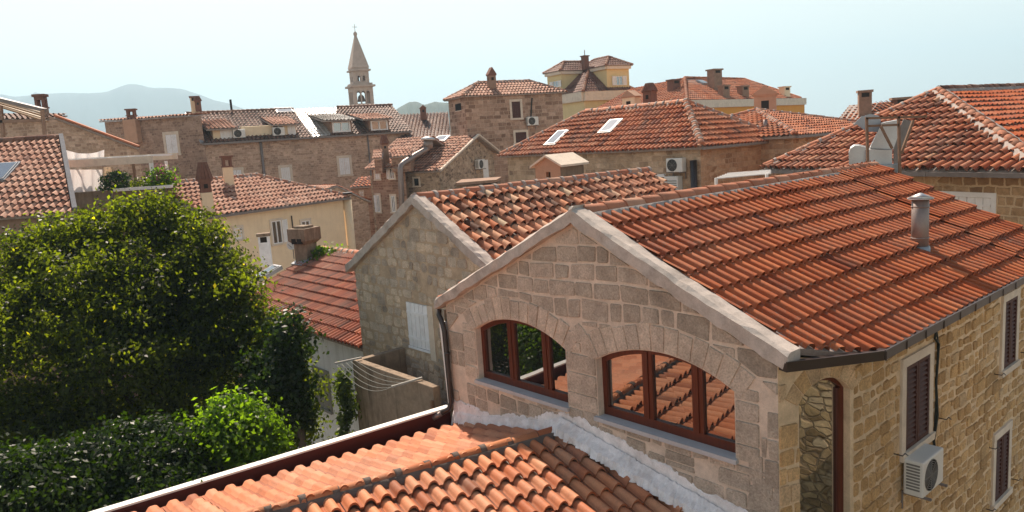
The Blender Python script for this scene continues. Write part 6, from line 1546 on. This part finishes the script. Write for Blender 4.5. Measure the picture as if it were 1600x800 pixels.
# ------------------------------------------------------------------ O: long orange house behind
cO = D(1074, 157, 60); zO = cO[2]; rO = Z(1257, 153.5, zO); lO = Z(928, 173, zO)
O_ = empty('orange_house', (cO + rO) / 2 * V(1, 1, 0) + V(0, 8, GROUND), 'long orange house with white cornice and machine tile roof with small chimneys', 'house')
mO = .52; nO = slope_n(cO, rO, mO); k0, k1 = PL(1070, 122, cO, nO), PL(1162, 122, cO, nO); k1[2] = k0[2]
mb = MB(); tiles(mb, [cO, rO - unit(rO - cO) * .8, k1, k0], T_P, PR_LOW, tw=.3, tl=.42, H=.12, seed=170, jit=.1)
k3 = D(985, 141, 66); nOl = unit(np.cross(cO - lO, k0 - lO)); k3 = PL(985, 140, lO, nOl)
tiles(mb, [lO, cO, k0, k3], T_P, PR_LOW, tw=.3, tl=.42, H=.12, seed=171, jit=.1)
rOo = mb.build('roof', parent=O_); mb = MB(); ridge(mb, cO, k0, RIDGE, r=.15, seed=20, mort=None); ridge(mb, k0, k1, T_P, r=.14, seed=21, mort=None); ridge(mb, k1, rO - unit(rO - cO) * .8, T_P, r=.14, seed=22, mort=None); mb.build('ridge_tiles', parent=rOo)
mb = MB(); mb.mat(STONETRIM)
for p, q in ((cO, rO), (lO, cO)):
    o_ = np.cross(unit(q - p), UP); mb.bar(p - UP * .3 + o_ * .05, q - UP * .3 + o_ * .05, .3, .62)
mb.build('cornice', parent=O_)
dd = flat(rO - cO); body(O_, [cO, rO, rO + V(-dd[1], dd[0], 0) * 10, lO + V(2, 8, 0), lO], GROUND, zO - .3, P_ORANGE)
for (px, yb, yt, w, st, m, d_) in ((1117, 139, 108, 20, 'slab', P_BROWN, .6), (1131, 151, 133, 16, 'slab', P_BROWN, 0), (1053, 141, 124, 18, 'slab', P_BRICK, 0), (1161, 150, 134, 16, 'slab', P_BROWN, 0), (1226, 150, 135, 15, 'slab', P_CREAM, 0)):
    p = PL(px, yb, cO, nO) if px > 1070 else PL(px, yb, lO, nOl)
    chimney(rOo, px, yb, yt, w, p[1], st, m, m, az=.5, dep=.9)
skylight(rOo, PL(1097, 130, cO, nO), unit(rO - cO), nO, .9, .7, SKYG)

# the stone wall across the alley (right of the frame; it shows in the door glass)
TWL = empty('town_wall', (8.9, 2.5, GROUND), 'rough golden stone wall across the alley, mirrored in the arched glass door', 'wall')
body(TWL, [V(7.55, 8.4, 0), V(9.3, -3.5, 0), V(10.7, -3.4, 0), V(8.95, 8.6, 0)], GROUND, -1.4, M_CITY)

# ------------------------------------------------------------------ trees
def plot(px, py, d): return D(px, py, d)
BT = plot(205, 470, 18.5); bt = empty('broadleaf_tree', V(BT[0], BT[1], GROUND), 'big olive green tree with a broad dense crown at left', 'tree')
lob = [(205, 425, 18.6, 1.9, 1.55, 11000), (95, 450, 18.6, 1.7, 1.35, 9000), (305, 435, 18.3, 1.25, 1.15, 7000), (10, 465, 18.8, 1.4, 1.25, 6000), (150, 495, 17.6, 2.2, 1.6, 13000), (265, 505, 17.6, 1.7, 1.5, 12000), (355, 535, 17.6, 1.0, 1.15, 6000), (30, 575, 17.6, 1.9, 2.0, 11000), (200, 595, 17.2, 2.2, 1.9, 13000), (340, 610, 17.2, 1.6, 1.6, 9000), (425, 600, 17.0, .6, 1.3, 3500), (445, 665, 16.8, .4, 1.1, 2000), (-80, 520, 18.5, 1.8, 2.2, 6000), (280, 362, 18.9, .8, .55, 2400), (245, 335, 19.0, .6, .45, 1600), (130, 365, 19.2, .9, .5, 2400), (60, 390, 19.0, .8, .6, 2200), (365, 455, 18.0, .6, .65, 2200), (60, 670, 17.4, 1.8, 1.2, 5000), (220, 680, 17.2, 1.8, 1.1, 5000), (40, 700, 16.0, 1.7, .9, 5000), (130, 690, 16.0, 1.5, .9, 4500), (-60, 680, 16.5, 1.5, 1.1, 4000), (412, 520, 17.0, .55, .6, 2600), (440, 565, 16.6, .5, .6, 2600), (450, 620, 16.4, .5, .7, 2400), (400, 640, 16.4, .8, .9, 3500)]
_rg = random.Random(77)
for (ox, oy) in ((15, 352), (50, 345), (85, 335), (120, 322), (155, 312), (185, 305), (215, 298), (245, 296), (272, 303), (300, 322), (325, 345), (345, 368), (362, 392), (380, 418), (395, 445), (405, 478), (408, 505), (425, 525), (455, 540), (470, 575), (478, 620), (470, 660), (130, 345), (230, 325), (170, 335)):
    lob.append((ox + _rg.uniform(-8, 8), oy + 22 + _rg.uniform(-8, 10), 18.6 if oy < 400 else 17.4, _rg.uniform(.22, .42), _rg.uniform(.2, .42), _rg.randint(260, 520)))
leaf_cloud('crown', [(plot(x, y, d), (rx, rx * .9, rz), n) for x, y, d, rx, rz, n in lob], .11, LEAF, bt, 3, .23, 110, inner=.35)
trunk(bt, V(BT[0], BT[1], GROUND), BT - UP * 1.2, .32, [plot(215, 400, 18.6), plot(95, 440, 18.6), plot(325, 430, 18.3), plot(20, 470, 18.7), plot(270, 500, 17.8), plot(370, 540, 17.6), plot(150, 480, 17.8)], 2)
def shrub(name, lab, lobs, size, m, seed, cl=.13, cat='tree'):
    c = plot(*lobs[0][:3]); r = empty(name, V(c[0], c[1], GROUND), lab, cat)
    leaf_cloud('crown', [(plot(x, y, d), (rx, rx * .9, rz), n) for x, y, d, rx, rz, n in lobs], size, m, r, seed, cl, 18)
    trunk(r, V(c[0], c[1], GROUND), c, .12, [plot(*l[:3]) for l in lobs[1:4]], seed); return r
shrub('citrus_tree', 'small bright green citrus tree right beside the white fascia', [(372, 682, 12.4, .62, .50, 5400), (330, 690, 12.5, .5, .45, 3200), (410, 700, 12.4, .42, .45, 2600), (365, 648, 12.5, .4, .3, 2000)], .095, LEAFL, 21)
shrub('citrus_tree', 'darker citrus tree left of the bright one, reaching the middle of the garden', [(210, 715, 12.0, .95, .62, 9200), (290, 720, 12.2, .6, .6, 4600), (140, 730, 12.0, .7, .5, 4500), (240, 770, 11.4, .8, .6, 5000)], .092, LEAFD, 22)
shrub('citrus_tree', 'dark citrus tree with yellowing leaves in the bottom left corner', [(60, 760, 11.2, .95, .6, 8000), (-30, 770, 11.0, .7, .6, 4500), (130, 790, 11.0, .8, .5, 5000), (10, 740, 11.6, .7, .35, 3000)], .09, LEAFD, 23)
shrub('bush', 'leafy green bush by the cream house foot, behind red pan tile ridge', [(515, 397, 27.0, .55, .3, 700), (497, 398, 27, .4, .3, 400), (538, 400, 27, .3, .2, 250)], .14, LEAFL, 24, cat='bush')
shrub('bush', 'dark evergreen bush at the white wall under the big tree', [(455, 540, 15.9, .45, .75, 1800), (430, 600, 15.6, .8, .9, 2400), (470, 620, 15.8, .28, .8, 900)], .12, LEAFD, 25, cat='bush')
iv = plot(541, 640, 15.9); ivr = empty('ivy', V(iv[0], iv[1], GROUND), 'dark ivy climbing between the white wall and concrete parapet', 'climbing plant')
leaf_cloud('foliage', [(plot(540, 690, 15.9), (.12, .12, .8), 900), (plot(543, 620, 15.9), (.14, .12, .55), 900), (plot(534, 600, 15.9), (.08, .1, .35), 250)], .10, LEAFI, ivr, 26, .07, 10)
mb = MB(); mb.mat(BARK); mb.tube([V(iv[0], iv[1], GROUND), V(iv[0] - .05, iv[1], -7), iv], [.04, .03, .015], 6); mb.build('stem', parent=ivr)

shrub('broadleaf_tree', 'dense dark tree beyond the left edge of the view, mirrored in the arched windows', [(-420, 560, 14.0, 2.0, 2.4, 9000), (-560, 560, 13.2, 2.0, 2.2, 8000), (-330, 640, 14.5, 1.6, 1.8, 6000), (-420, 880, 14.5, 2.2, 2.4, 8000), (-300, 800, 16.5, 2.2, 2.2, 8000), (-560, 900, 15.0, 2.5, 2.4, 7000)], .14, LEAFD, 41, .2)
# garden wall behind the trees so that nothing floats against the sky
gw = empty('garden_wall', V(-11, 26, GROUND), 'shaded garden wall behind the big tree', 'wall')
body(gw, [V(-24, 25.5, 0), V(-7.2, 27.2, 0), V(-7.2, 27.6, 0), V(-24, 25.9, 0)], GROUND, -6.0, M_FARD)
